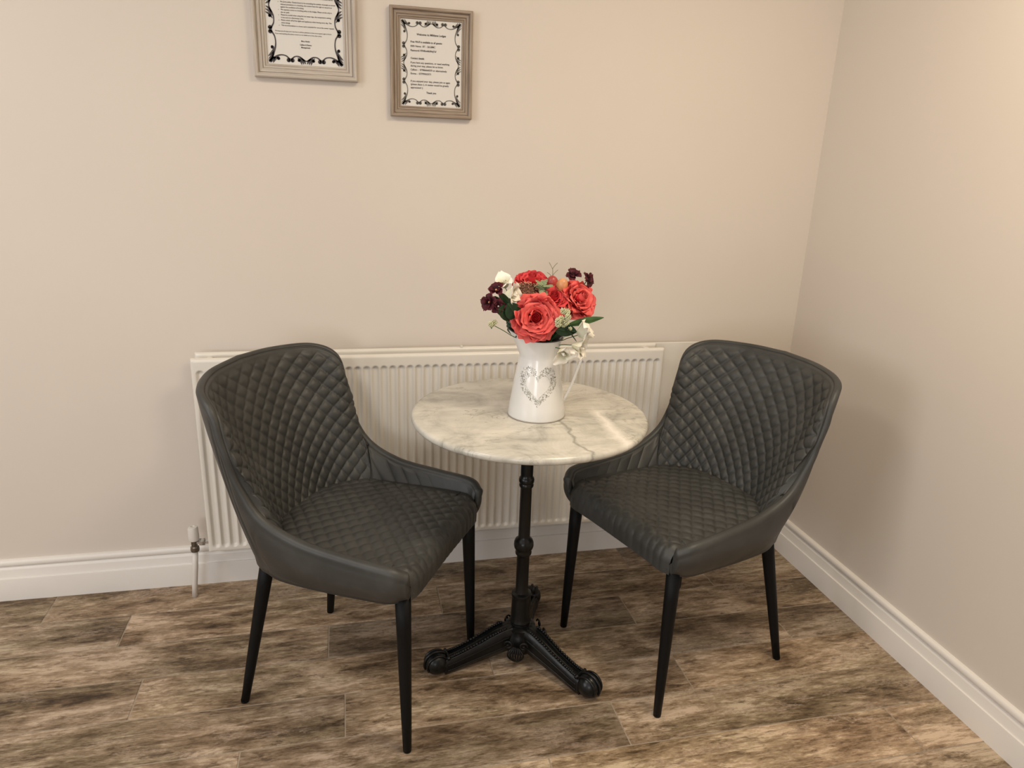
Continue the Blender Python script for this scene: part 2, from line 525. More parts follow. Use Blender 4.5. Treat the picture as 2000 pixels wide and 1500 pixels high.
# ------------------------------------------------------------------ radiator
rad = empty('radiator', (-1.253, -0.08, 0.0))
tag(rad, 'white double panel radiator with vertical flutes on the wall behind the table', 'radiator')
rad_inv = Matrix.Translation(-rad.location)


def rp(o):
    o.parent = rad; o.matrix_parent_inverse = rad_inv; return o


X0, X1, Z0, Z1 = -1.9671, -0.5386, 0.1689, 0.7777


def rad_panel(name, yf, thick, relief=True):
    P = (X1 - X0 - 0.048 - 0.0) / 54 if relief else 0.03
    xs, zs = [], []
    first = X0 + 0.024
    nper = 10
    xs = [X0, X0 + .002, X0 + .006]
    xs += [first - P / 2 + i * (P / nper) for i in range(0, 55 * nper + 1)]
    xs += [X1 - .006, X1 - .002, X1]
    xs = sorted(xs)
    zs = [Z0, Z0 + .003, Z0 + .006]
    zs += [Z0 + .010 + i * .0025 for i in range(12)]
    zs += [Z0 + .05, Z0 + .2, Z0 + .4, Z1 - .05]
    zs += [Z1 - .045 + i * .0025 for i in range(12)]
    zs += [Z1 - .012, Z1 - .008, Z1 - .004, Z1 - .001, Z1]
    zs = sorted(set(zs))
    fl_lo, fl_hi = Z0 + 0.017, Z1 - 0.034
    vs, fs = [], []
    hw = P * 0.36
    for z in zs:
        for x in xs:
            d = 0.0
            if relief:
                ph = (x - first + P / 2) / P
                u = (ph - math.floor(ph) - 0.5) * P
                if 0 <= ph <= 55:
                    # distance to a stadium-shaped channel
                    zc = min(max(z, fl_lo + hw), fl_hi - hw)
                    dd = math.hypot(u, z - zc)
                    q = max(0.0, min(1.0, (hw + 0.0025 - dd) / 0.0065))
                    d = 0.0075 * (q * q * (3 - 2 * q))
            # rounded top / bottom / side edges
            e = min(z - Z0, Z1 - z, x - X0, X1 - x)
            r = 0.006
            if e < r: d += r - math.sqrt(max(0, r * r - (r - e) ** 2))
            vs.append((x, yf + d, z))
    nx = len(xs)
    for j in range(len(zs) - 1):
        for i in range(nx - 1):
            a = j * nx + i; fs.append((a, a + 1, a + nx + 1, a + nx))
    # back and rim
    b = len(vs)
    border = [j for j in range(nx)] + [j * nx + nx - 1 for j in range(1, len(zs))] + [(len(zs) - 1) * nx + i for i in range(nx - 2, -1, -1)] + [j * nx for j in range(len(zs) - 2, 0, -1)]
    for i in border: vs.append((vs[i][0], yf + thick, vs[i][2]))
    m = len(border)
    for i in range(m): fs.append((border[i], b + i, b + (i + 1) % m, border[(i + 1) % m]))
    fs.append(tuple(b + i for i in range(m)))
    return rp(link(name, mesh_of(vs, fs), RAD))


fp = rad_panel('front_panel', -0.1202, 0.016)
bp = rad_panel('back_panel', -0.052, 0.014, relief=False)
# bosses joining the two panels at the corners, seen from above
for xa in (X0 + 0.006, X1 - 0.078):
    for zc in (Z1 - 0.022, Z0 + 0.03):
        bm = bmesh.new(); box_bm(bm, xa + .028, xa + .046, -0.106, -0.05, zc - .014, zc + .014)
        bmesh.ops.bevel(bm, geom=list(bm.edges), offset=.005, segments=3, profile=0.5, affect='EDGES')
        rp(link('connector', bm_mesh(bm), RAD))
for xc, sgn in ((X0 + 0.018, -1), (X1 - 0.018, 1)):
    rp(lathe('end_boss', [(0.0115, -0.012), (0.0125, -0.009), (0.0125, 0.012), (0.009, 0.014)], RAD, None, 16, (xc, -0.098, Z1 - 0.02), (0, 1, 0)))
# convector fins between the panels (corrugated sheet)
vs, fs = [], []
nf = 2 * 52
for i in range(nf + 1):
    x = X0 + 0.09 + i * (X1 - X0 - 0.18) / nf
    y = -0.102 if (i % 2) else -0.072
    vs += [(x, y, Z0 + .05), (x, y, Z1 - .055)]
for i in range(nf): fs.append((2 * i, 2 * i + 2, 2 * i + 3, 2 * i + 1))
rp(link('convector_fins', mesh_of(vs, fs), RAD, smooth=False))
for xx in (X0 + 0.25, X1 - 0.25):
    bm = bmesh.new(); box_bm(bm, xx - .015, xx + .015, -0.040, -0.0005, Z0 + .06, Z1 - .06); rp(link('wall_bracket', bm_mesh(bm), RAD, smooth=False))
# small welded tab seen on the top edge
bm = bmesh.new(); box_bm(bm, -1.192, -1.186, -.050, -.044, Z1 - .004, Z1 + .006); rp(link('bleed_tab', bm_mesh(bm), RAD, smooth=False))
# valve at the lower left corner, pipe up from the floor
VX, VY = -2.013, -0.085
valve = rp(lathe('valve', [(0.0085, .158), (0.0125, .160), (0.0135, .166), (0.0125, .174), (0.009, .177), (0.0095, .186), (0.0095, .197), (0.008, .198)], BRONZE, None, 20, (VX, VY, 0)))
cap = lathe('valve_cap', [(0.0120, .196), (0.0150, .1985), (0.0158, .206), (0.0150, .236), (0.0130, .2425), (0.006, .2435), (0.005, .2415)], PLASTIC, None, 24, (VX, VY, 0))
cap.parent = valve
tl = lathe('union_nut', [(0.0065, 0.0), (0.0065, 0.010), (0.0120, 0.0115), (0.0125, 0.0150), (0.0125, 0.0260), (0.0115, 0.0275), (0.0075, 0.0290), (0.0075, 0.046)], CHROME, None, 6, (VX + .004, VY, .189), (1, 0, -0.0))
tl.parent = valve
rp(tube('pipe', [(VX - .015, VY, 0.0), (VX - .011, VY, 0.05), (VX - .005, VY, 0.1), (VX, VY, 0.162)], 0.0085, PLASTIC, None, 16))

# ------------------------------------------------------------------ bistro table
TX, TY, TZ, TR = -1.0878, -0.5305, 0.7327, 0.300
tb = empty('bistro_table', (TX, TY, 0))
tag(tb, 'small round bistro table with white marble top on a black cast iron tripod base', 'table')
prof = [(0.0, -0.020), (TR - .012, -0.020), (TR - .004, -0.0185), (TR - .001, -0.0145), (TR, -0.010), (TR - .001, -0.0055), (TR - .004, -0.0015), (TR - .010, 0.0), (0.0, 0.0)]
vs, fs = [], []
n = 96
for r, z in prof[1:-1]:
    for i in range(n): vs.append((r * math.cos(2 * PI * i / n), r * math.sin(2 * PI * i / n), z + TZ))
m = len(prof) - 2
for j in range(m - 1):
    for i in range(n): fs.append((j * n + i, j * n + (i + 1) % n, (j + 1) * n + (i + 1) % n, (j + 1) * n + i))
fs.append(tuple(range(n))[::-1]); fs.append(tuple((m - 1) * n + i for i in range(n)))
top = link('tabletop', mesh_of(vs, fs), MARBLE, tb); flat_angle(top, 60)
tag(top, 'white marble top with grey veins')
# cross plate under the top
bm = bmesh.new(); box_bm(bm, -.16, .16, -.018, .018, .700, .7120); box_bm(bm, -.018, .018, -.16, .16, .700, .7120)
link('mounting_plate', bm_mesh(bm), IRON, tb, smooth=False)
# column, from the hub to the top
cp = [(0.0290, .088), (0.0300, .100), (0.0270, .108), (0.0270, .112), (0.0300, .116), (0.0285, .122), (0.0275, .128), (0.0270, .150), (0.0262, .185), (0.0262, .192), (0.0280, .196), (0.0270, .202), (0.0190, .205),
      (0.0172, .212), (0.0172, .318), (0.0185, .320), (0.0215, .324), (0.0225, .329), (0.0215, .334), (0.0215, .337), (0.0250, .342), (0.0270, .350), (0.0262, .360), (0.0230, .368), (0.0165, .374),
      (0.0160, .380), (0.0155, .520), (0.0168, .522), (0.0190, .526), (0.0190, .530), (0.0175, .534), (0.0200, .538), (0.0205, .544), (0.0190, .550), (0.0160, .553), (0.0165, .560), (0.0165, .702)]
lathe('column', cp, IRON, tb, 32, sharp=50)
# hub
lathe('hub', [(0.034, .022), (0.040, .026), (0.047, .042), (0.049, .064), (0.046, .082), (0.040, .094), (0.042, .100), (0.034, .105), (0.028, .107)], IRON, tb, 36, sharp=60)


def iron_leg(ang):
    """arched cast leg with three rope ridges, ending in a scrolled ball toe"""
    d = Vector((math.cos(ang), math.sin(ang), 0)); s = Vector((-d.y, d.x, 0)); Zv = Vector((0, 0, 1))
    #      r,    ztop,  zbot,  halfwidth
    K = [Vector(v) for v in ((.026, .108, .040), (.055, .104, .034), (.090, .092, .026), (.130, .075, .018), (.170, .061, .010), (.200, .053, .005), (.224, .050, .002))]
    HW = [.026, .0265, .0245, .0225, .0220, .0235, .0250]
    N = 30
    vs, fs = [], []
    for i in range(N + 1):
        t = i / N * (len(K) - 1)
        k = crm(K, t); hw = HW[int(min(t, 5))] * (1 - (t % 1 if t < 6 else 1)) + HW[min(int(t) + 1, 6)] * (t % 1 if t < 6 else 1)
        r, zt, zb = k
        sec = [(-hw * .75, zb), (-hw, zb + (zt - zb) * .25), (-hw * .98, zb + (zt - zb) * .66), (-hw * .80, zt - .004), (-hw * .62, zt - .0005), (-hw * .40, zt - .004), (-hw * .2, zt - .003), (0, zt - .001),
               (hw * .2, zt - .003), (hw * .40, zt - .004), (hw * .62, zt - .0005), (hw * .80, zt - .004), (hw * .98, zb + (zt - zb) * .66), (hw, zb + (zt - zb) * .25), (hw * .75, zb)]
        for a, z in sec: vs.append(d * r + s * a + Zv * z)
    m = 15
    for i in range(N):
        for j in range(m):
            fs.append((i * m + j, i * m + (j + 1) % m, (i + 1) * m + (j + 1) % m, (i + 1) * m + j))
    fs.append(tuple(range(m))[::-1]); fs.append(tuple(N * m + j for j in range(m)))
    leg = link('leg', mesh_of(vs, fs), IRON, tb)
    # beads along both upper edges
    V, F = [], []
    for side in (-1, 1):
        for i in range(26):
            t = (0.9 + i * 4.9 / 25)
            k = crm(K, t); k2 = crm(K, min(6, t + .05))
            hw = HW[int(t)] * .62
            c = d * k.x + s * (side * hw) + Zv * (k.y + 0.0014)
            ax = (d * (k2.x - k.x) + Zv * (k2.y - k.y)).normalized()
            g = lathe_geo([(0.0008, -.0042), (0.0034, -.0022), (0.0040, 0), (0.0034, .0022), (0.0008, .0042)], 8, c, ax + s * 0.35 * side)
            V, F = merge((V, F), g)
    tag(link('beading', mesh_of(V, F), IRON, leg), kind='stuff')
    # side ridge lines
    V, F = [], []
    for side in (-1, 1):
        for fr in (.30, .66):
            pts = []
            for i in range(24):
                t = .5 + i * 5.2 / 23; k = crm(K, t); hw = HW[int(min(t, 5))] * (1 - t % 1) + HW[min(int(t) + 1, 6)] * (t % 1)
                pts.append(d * k.x + s * (side * hw * 1.0) + Zv * (k.z + (k.y - k.z) * fr))
            V, F = merge((V, F), tube_geo(pts, .0014, 6))
    link('ridge', mesh_of(V, F), IRON, leg)
    # toe: ball with a scroll on top
    c = d * .242 + Zv * .0330
    toe = []
    for j in range(13):
        a = -PI / 2 + PI * j / 12
        toe.append((max(.0005, .0305 * math.cos(a)), .0320 * math.sin(a)))
    g = lathe_geo(toe, 24, c, Zv)
    vv = []
    for v in g[0]:
        q = v - c
        vv.append(c + d * q.dot(d) * 1.08 + s * q.dot(s) * 1.0 + Zv * q.z)
    foot = link('foot', mesh_of(vv, g[1]), IRON, leg)
    V, F = [], []
    for side in (-1, 0, 1):
        pts = []
        for i in range(14):
            a = math.radians(-25 + i * 13)
            pts.append(c + d * (.0350 * math.cos(a)) * (1 - .15 * abs(side)) + Zv * (.0335 * math.sin(a)) * (1 - .12 * abs(side)) + s * side * .0155)
        V, F = merge((V, F), tube_geo(pts, lambda q: .0038 * (1 - .6 * abs(q - .5)), 8))
    pts = [d * .213 + Zv * .0525 + s * a for a in (-.022, -.012, 0, .012, .022)]
    V, F = merge((V, F), tube_geo(pts, .0045, 8))
    link('scroll', mesh_of(V, F), IRON, foot)


LEGS = [math.radians(a) for a in (68, 189, 306)]
for a in LEGS: iron_leg(a)
# palmettes with a pair of volutes between the legs
for a in [math.radians(v) for v in (127, 247.5, 7)]:
    d = Vector((math.cos(a), math.sin(a), 0)); s = Vector((-d.y, d.x, 0)); Zv = Vector((0, 0, 1))
    V, F = [], []
    c = d * .064 + Zv * .048
    for k in range(-3, 4):
        pts = [c + s * (k * .0072 * math.sin(q * PI * .85 + .3)) + Zv * (.020 - .046 * q) + d * (.006 * math.sin(q * PI)) for q in [i / 8 for i in range(9)]]
        V, F = merge((V, F), tube_geo(pts, lambda q: .0024 * (.5 + math.sin(q * PI) * .6), 7))
    for sd in (-1, 1):
        pts = []
        for i in range(22):
            th = i / 21 * 2.6 * PI; rr = .0125 * (1 - i / 21 * .85)
            pts.append(d * (.064 + .005 * i / 21) + Zv * (.074 + rr * math.sin(th)) + s * sd * (.0205 + rr * math.cos(th)))
        V, F = merge((V, F), tube_geo(pts, .0025, 7))
    link('ornament', mesh_of(V, F), IRON, tb)

# ------------------------------------------------------------------ chairs
Tc = [Vector(v) for v in ((-.333, 0, .853), (-.318, .120, .849), (-.262, .222, .842), (-.207, .259, .812), (-.188, .267, .744), (-.163, .260, .657), (-.106, .253, .573), (-.010, .250, .530), (.113, .251, .515), (.208, .248, .507), (.243, .228, .490))]
Jc = [Vector(v) for v in ((-.176, 0, .470), (-.170, .065, .470), (-.152, .112, .470), (-.124, .150, .470), (-.092, .175, .469), (-.055, .192, .468), (-.015, .201, .466), (.045, .208, .464), (.120, .214, .462), (.192, .216, .460), (.230, .200, .452))]
Bc = [Vector(v) for v in ((-.235, 0, .400), (-.228, .068, .400), (-.210, .124, .398), (-.184, .168, .396), (-.150, .195, .395), (-.105, .211, .394), (-.058, .217, .394), (.020, .221, .396), (.108, .223, .400), (.192, .222, .405), (.230, .205, .412))]
SEAM_U = 6.15


def sections(NU):
    """param list u in [-10, 10], uniform in arc length of the mid curve"""
    fine = [i / 40 for i in range(401)]
    pos = [0.0]
    mid = [(crm(Tc, u) + crm(Jc, u)) / 2 for u in fine]
    for a, b in zip(mid, mid[1:]): pos.append(pos[-1] + (b - a).length)
    L = pos[-1]
    us = []
    for i in range(NU + 1):
        s = L * i / NU; k = 0
        while k < 399 and pos[k + 1] < s: k += 1
        f = (s - pos[k]) / (pos[k + 1] - pos[k])
        us.append((fine[k] + f * (fine[k + 1] - fine[k]), s))
    return [(-u, -s) for u, s in us[:0:-1]] + us


def sect(u):
    a = abs(u); m = Vector((1, 1 if u >= 0 else -1, 1))
    T, J, B = crm(Tc, a), crm(Jc, a), crm(Bc, a)
    t = (crm(Tc, min(10, a + .25)) - crm(Tc, max(0, a - .25))).normalized()
    if a < .26: t = (crm(Tc, a + .25) - crm(Tc, abs(a - .25)) * (1 if a >= .25 else 1)).normalized() if a >= .25 else (crm(Tc, a + .25) - Vector((crm(Tc, .25 - a).x, -crm(Tc, .25 - a).y, crm(Tc, .25 - a).z))).normalized()
    wv = (T - (J + B) / 2)
    upv = (wv - t * wv.dot(t)).normalized()
    nn = upv.cross(t).normalized()           # outward
    if nn.dot(B - J) < 0: nn = -nn
    r = .0092 + .0048 * max(0, min(1, (a - 5) / 2))
    C = T - upv * r
    f = lambda v: Vector((v.x * m.x, v.y * m.y, v.z))
    return f(C), f(nn), f(upv), f(J), f(B), r


def tri(x):
    """quilt pillow between grooves at integers"""
    f = x - math.floor(x)
    return math.sin(PI * f)


def seam_at(v): return 4.6 + (SEAM_U - 4.6) * v


def make_chair():
    root = empty('dining_chair')
    S = sections(190)
    # ---- shell (closed loop sections)
    NI, NR, NO = 16, 8, 18
    vs, fs = [], []
    ring = NI + NR + NO + 6
    secs = [(sect(u), u, s) for u, s in S]

    def loop(sec, u):
        C, nn, upv, J, B, r = sec
        out = []
        a0 = C - nn * r
        Jb = J - Vector((0, 0, .02)) + nn * .004
        for i in range(NI): out.append(Jb.lerp(a0, i / NI) + nn * .0035 * (1 - (i / NI) ** 4))
        for i in range(NR): th = PI * i / NR; out.append(C - nn * (r * math.cos(th)) + upv * (r * math.sin(th)))
        a1 = C + nn * r
        for i in range(NO):
            q = i / NO
            groove = -.0026 * math.exp(-((abs(u) - seam_at(1 - q)) / .05) ** 2)
            out.append(a1.lerp(B, q) + nn * (.012 * math.sin(PI * min(1, q)) ** .8 + groove * min(1, q * 6)))
        # rounded lower edge then inwards
        inn = (J - B); inn.z = 0
        inn = inn.normalized()
        for i in range(6):
            q = i / 5
            out.append(B + inn * (.035 * q) + Vector((0, 0, -.004 * math.sin(PI * q))) + nn * (.004 * (1 - q)))
        return out
    rings = [loop(sc, u) for sc, u, s in secs]

    def capr(r0, k):
        cen = sum(r0, Vector()) / len(r0)
        out = []
        for a in [i * PI / 2 / 5 for i in range(1, 6)]:
            out.append([cen + (p - cen) * max(.02, math.cos(a) ** .7 if a < 1.5 else .02) + Vector((.006 * math.sin(a), -.004 * k * (1 - math.cos(a)), 0)) for p in r0])
        return out
    rings = capr(rings[0], -1)[::-1] + rings + capr(rings[-1], 1)
    for R in rings: vs += R
    nR = len(rings[0])
    for i in range(len(rings) - 1):
        for j in range(nR):
            k = (j + 1) % nR
            fs.append((i * nR + j, i * nR + k, (i + 1) * nR + k, (i + 1) * nR + j))
    shell = link('shell', mesh_of(vs, fs), LEATHER, root)
    bm = bmesh.new(); bm.from_mesh(shell.data); bmesh.ops.recalc_face_normals(bm, faces=bm.faces); bm.to_mesh(shell.data); bm.free()

    # ---- quilted inner lining: diamonds on the back, slanted channels on the arms
    NV = 120
    SS = sections(420)
    side_of = {}
    vs, part = [], []
    for u, s in SS:
        C, nn, upv, J, B, r = sect(u)
        a0 = C - nn * r
        H = (a0 - J).length
        for j in range(NV + 1):
            v = j / NV
            p = J.lerp(a0, v); h = v * H; top = H - h
            su = seam_at(v) + .0
            dist = su - abs(u)
            phi = math.atan2(p.y, -(p.x - .01)); sq = .262 * phi; hq = (p.z - .47) * 1.06
            if dist > 0:
                a = sq / .0415 + 100; b_ = hq / .0435
                q = (tri(a + b_) * tri(a - b_)) ** .33
                hgt = .0075 * (q - .35) * min(1, max(0, (top - .012) / .016)) * min(1, dist / .25) + .0034
            else:
                a = p.x / .036 + hq / .050 + 50
                q = tri(a) ** .4
                hgt = .0036 * (q - .35) * min(1, max(0, (top - .003) / .016)) * min(1, -dist / .1) * min(1, max(.12, (.16 - p.x) / .16)) + .0012
            hgt -= .0035 * math.exp(-(dist / .05) ** 2)
            em = min(1, max(0, top / .006))
            hgt = hgt * em - (.003 if dist > 0 else .0006) * (1 - em)
            eu = min(1, (10 - abs(u)) / .15); hgt = hgt * eu - .002 * (1 - eu)
            vs.append(p - nn * hgt); part.append(0 if dist > 0 else (1 if u > 0 else 2))
    m = NV + 1
    quads = [[], [], []]
    for i in range(len(SS) - 1):
        for j in range(NV):
            q = (i * m + j, (i + 1) * m + j, (i + 1) * m + j + 1, i * m + j + 1)
            quads[part[q[0]]].append(q)
    for k, nm in enumerate(('backrest', 'armrest', 'armrest')):
        used = sorted({i for q in quads[k] for i in q}); ix = {o: n for n, o in enumerate(used)}
        o = link(nm, mesh_of([vs[i] for i in used], [tuple(ix[i] for i in q) for q in quads[k]]), LEATHER, root)
        if k == 0: tag(o, 'diamond quilted inner back')
    # ---- piping along the inner edge of the rim
    pts = []
    for u, s in sections(150):
        C, nn, upv, J, B, r = sect(u)
        if abs(u) < SEAM_U: pts.append(C - nn * r * .97)
    tube('piping', pts, .0009, SEAM, root, 6)
    # ---- seat: width from the junction curve
    jl = [crm(Jc, i / 20) for i in range(201)]

    def hw(x):
        if x <= jl[0].x: return 0.02
        if x >= .20: return .222
        for a, b in zip(jl, jl[1:]):
            if a.x <= x <= b.x: return a.y + (b.y - a.y) * (x - a.x) / max(1e-6, b.x - a.x) + .010
        return .222
    rows = []
    Rr = .034                                    # front roll radius
    xf = .247
    L1 = xf - Rr + .180
    arc = Rr * PI / 2
    drop = .030
    tot = L1 + arc + drop
    NP, NQ = 190, 150
    vs, fs = [], []
    for i in range(NP + 1):
        d = tot * (i / NP)
        if d < L1: x, z, nx, nz = -.180 + d, 0.0, 0.0, 1.0
        elif d < L1 + arc:
            th = (d - L1) / Rr; x, z, nx, nz = xf - Rr + Rr * math.sin(th), -Rr * (1 - math.cos(th)), math.sin(th), math.cos(th)
        else: x, z, nx, nz = xf, -Rr - (d - L1 - arc), 1.0, 0.0
        h = hw(x)
        if i == 0: h = .02
        h -= .017 * min(1, max(0, (x - .195) / .045))
        for j in range(NQ + 1):
            q = -1 + 2 * j / NQ
            y = q * h
            cor = max(0, (abs(y) - .165)) / .057
            xx = x - (.017 * cor ** 2 if x > .19 else 0)
            dome = .016 * (1 - (y / .225) ** 2) * min(1, max(0, (x + .18) / .06)) * (1 - max(0, (x - .08) / .17) ** 2 * .55)
            zz = .4735 + z + (dome if nz > .01 else dome)
            a = y / .043 + 50; b = d / .040
            pl = (tri(a + b) * tri(a - b)) ** .36
            fade = min(1, max(0, (.200 - abs(y)) / .012)) * (0.75 if d < L1 else .75 - .45 * min(1, (d - L1) / arc))
            if d > L1:                            # lines pulled down over the front edge
                kk = min(1, (d - L1) / arc)
                pl = pl * (1 - kk) + kk * tri(y / .0255 + .15 * math.sin(y * 40)) ** .6
                fade *= 1 - .55 * min(1, max(0, (d - L1 - arc) / drop))
            hg = .0085 * (pl - .3) * fade + .0004 * noise.noise(Vector((y * 30, d * 30, 0)))
            vs.append((xx + nx * hg, y, zz + nz * hg))
    m = NQ + 1
    for i in range(NP):
        for j in range(NQ): fs.append((i * m + j, i * m + j + 1, (i + 1) * m + j + 1, (i + 1) * m + j))
    tag(link('seat', mesh_of(vs, fs), LEATHER, root), 'quilted seat pad rolled over the front edge')
    # ---- underside pan closing the seat
    vs = []
    for z, k in ((.4120, .955), (.4030, .93), (.4030, .0)):
        for i in range(-100, 101, 4):
            b = crm(Bc, abs(i) / 10); vs.append(Vector((b.x * k + (0 if k else .0), math.copysign(b.y, i) * k * .99 if i else 0, z)))
    n = 51; fs = []
    # front face closing line
    for r_ in range(1):
        for i in range(n - 1): fs.append((r_ * n + i, r_ * n + i + 1, (r_ + 1) * n + i + 1, (r_ + 1) * n + i))
    fs.append(tuple(range(n, 2 * n)))
    vs = vs[:2 * n]
    fs.append((0, n, 2 * n - 1, n - 1))
    link('seat_base', mesh_of(vs, fs), SEAM, root, smooth=False)
    bm = bmesh.new()
    # front lower roll closing the seat pad down to the base
    pts = [(.236, y, .4095) for y in [-.205 + .0205 * i for i in range(21)]]
    bm.free()
    tube('front_rail', [(.2405 - (.017 * (max(0, abs(y) - .165) / .057) ** 2) - .0105, y, .4235) for y in [-.196 + .0196 * i for i in range(21)]], .0172, LEATHER, root, 14)
    # ---- legs
    for (tx, ty, tz, fx, fy) in ((.217, .200, .415, .229, .210), (.217, -.200, .415, .229, -.210), (-.165, .150, .410, -.229, .204), (-.165, -.150, .410, -.229, -.204)):
        t, f = Vector((tx, ty, tz)), Vector((fx, fy, 0.0))
        d = (f - t)
        pts = [t + d * q for q in (0, .2, .4, .6, .8, .985)]
        g = tube_geo(pts, lambda q: .0185 * (1 - q) ** .9 + .0102 * (1 - (1 - q) ** .9), 20)
        leg = link('leg', mesh_of(*g), BLACKLEG, root)
        fo = lathe('foot_cap', [(0.0088, 0.0), (0.0098, .0012), (0.0100, .008)], BLACKLEG, leg, 20, (fx, fy, 0))
    return root


def copy_tree(o, parent=None):
    c = o.copy(); COL.objects.link(c); c.parent = parent
    for ch in [x for x in bpy.data.objects if x.parent == o]: copy_tree(ch, c)
    return c


chair = make_chair()
chair.location = (-1.5193, -0.5305, 0); chair.rotation_euler = (0, 0, math.radians(-30.47))
tag(chair, 'grey quilted dining chair standing left of the table in front of the radiator valve', 'chair', 'quilted chairs at the bistro table')
chair2 = copy_tree(chair)
chair2.location = (-0.6420, -0.5572, 0); chair2.rotation_euler = (0, 0, math.radians(198.18))
tag(chair2, 'grey quilted dining chair tucked into the room corner beside the right wall', 'chair', 'quilted chairs at the bistro table')

# ------------------------------------------------------------------ jug
JX, JY, JZ = -1.0755, -0.5480, TZ
jug = empty('jug', (JX, JY, JZ))
tag(jug, 'white enamel jug with a printed heart standing on the marble table', 'jug')
SP = math.radians(184)            # spout direction


def jrad(z):
    """body radius at height z above the table"""
    K = [(0, .0712), (.004, .0722), (.05, .0655), (.10, .0580), (.140, .0500), (.155, .0480), (.165, .0480), (.180, .0480), (.200, .0530)]
    for (a, ra), (b, rb) in zip(K, K[1:]):
        if a <= z <= b: return ra + (rb - ra) * (z - a) / (b - a)
    return K[-1][1]


def jug_ring(q, n, inset=0.0):
    out = []
    for i in range(n):
        a = 2 * PI * i / n
        da = (a - SP + PI) % (2 * PI) - PI
        bump = math.exp(-(da / .58) ** 2)
        if q <= .155: z, r = q, jrad(q)
        else:
            k = (q - .155) / .045
            z = .155 + (.045 + .024 * bump) * k
            r = .0480 + .0085 * k ** 1.6 + .0250 * bump * k ** 1.05
        out.append(Vector(((r - inset) * math.cos(a), (r - inset) * math.sin(a), z)))
    return out


n = 72
QS = [0, .002, .004, .03, .06, .09, .12, .140, .150, .155, .162, .172, .18, .188, .196, .2]
vs = []
for q in QS: vs += jug_ring(q, n)
fs = [tuple(range(n))[::-1]]
for j in range(len(QS) - 1):
    for i in range(n): fs.append((j * n + i, j * n + (i + 1) % n, (j + 1) * n + (i + 1) % n, (j + 1) * n + i))
body = link('body', mesh_of(vs, fs), ENAMEL, jug)
vs = []
for q in (.2, .18, .155, .12, .05, .004): vs += jug_ring(q, n, .0014)
fs = []
for j in range(5):
    for i in range(n): fs.append((j * n + i, j * n + (i + 1) % n, (j + 1) * n + (i + 1) % n, (j + 1) * n + i))
fs.append(tuple(5 * n + i for i in range(n)))
link('lining', mesh_of(vs, fs), JUGIN, jug)
rim = jug_ring(.2, n)
V, F = tube_geo(rim + [rim[0]], .0016, 8, cap=False)
tag(link('rim', mesh_of(V, F), RIMBLACK, jug), 'dark rolled edge of the jug')
V, F = tube_geo([Vector((.0722 * math.cos(2 * PI * i / 48), .0722 * math.sin(2 * PI * i / 48), .0018)) for i in range(49)], .0014, 8, cap=False)
link('foot_ring', mesh_of(V, F), simple('foot_ring_grey', (.34, .31, .27), .4), jug)
# vertical solder seam down the front, as in the photograph
# handle: thin strap from the rim out and straight down to the body
hp = spline([(.050, .0, .192), (.075, .002, .209), (.104, .004, .208), (.120, .005, .193), (.116, .005, .165), (.103, .004, .120), (.088, .003, .075), (.0725, .002, .040), (.0655, .001, .030)], 6)
ha = math.radians(-4)
hp = [Vector((p.x * math.cos(ha) - p.y * math.sin(ha), p.x * math.sin(ha) + p.y * math.cos(ha), p.z)) for p in hp]
link('handle', mesh_of(*tube_geo(hp, .0036, 10, flat=.35, ref=Vector((0, 1, 0)))), ENAMEL, jug)
# heart print wrapped on the body
random.seed(11)
HA = math.radians(-104.5); HZ = .085
V, F = [], []


def on_jug(dx, dz, off=.0004):
    z = HZ + dz; r = jrad(z) + off; a = HA + dx / .0615
    return Vector((r * math.cos(a), r * math.sin(a), z))


def heart(t, k):
    x = 16 * math.sin(t) ** 3
    y = 13 * math.cos(t) - 5 * math.cos(2 * t) - 2 * math.cos(3 * t) - math.cos(4 * t)
    return x / 16 * .0560 * k, (y + 2.5) / 14.5 * .0530 * k


def leaflet(cx, cz, ang, ln, wd):
    global V, F
    b = len(V); ca, sa = math.cos(ang), math.sin(ang)
    for u, v in ((-1, 0), (-.3, .8), (.4, .6), (1, 0), (.4, -.6), (-.3, -.8)):
        V.append(on_jug(cx + ca * u * ln - sa * v * wd, cz + sa * u * ln + ca * v * wd))
    F.append(tuple(b + i for i in range(6)))


def in_heart(x, z, k):
    P = [heart(i / 40 * 2 * PI, k) for i in range(40)]
    c = False
    for (x0, z0), (x1, z1) in zip(P, P[1:] + P[:1]):
        if (z0 > z) != (z1 > z) and x < (x1 - x0) * (z - z0) / (z1 - z0) + x0: c = not c
    return c


cnt = 0
while cnt < 430:
    x, z = random.uniform(-.06, .06), random.uniform(-.062, .055)
    if not in_heart(x, z, 1.0) or in_heart(x, z, .60): continue
    cnt += 1
    if cnt % 4:
        leaflet(x, z, random.random() * PI, .0010 + .0011 * random.random(), .0005 + .0005 * random.random())
    else:
        r0 = random.uniform(.0016, .0030); a0 = random.random() * 6.3; turn = random.choice((-1, 1)) * random.uniform(2.5, 4.5)
        pts = [(x + r0 * (1 - .5 * j / 7) * math.cos(a0 + turn * j / 7), z + r0 * (1 - .5 * j / 7) * math.sin(a0 + turn * j / 7)) for j in range(8)]
        for (x0, z0), (x1, z1) in zip(pts, pts[1:]):
            L = math.hypot(x1 - x0, z1 - z0) + 1e-6; nx, nz = -(z1 - z0) / L * .00025, (x1 - x0) / L * .00025
            b = len(V)
            V += [on_jug(x0 + nx, z0 + nz), on_jug(x1 + nx, z1 + nz), on_jug(x1 - nx, z1 - nz), on_jug(x0 - nx, z0 - nz)]
            F.append((b, b + 1, b + 2, b + 3))
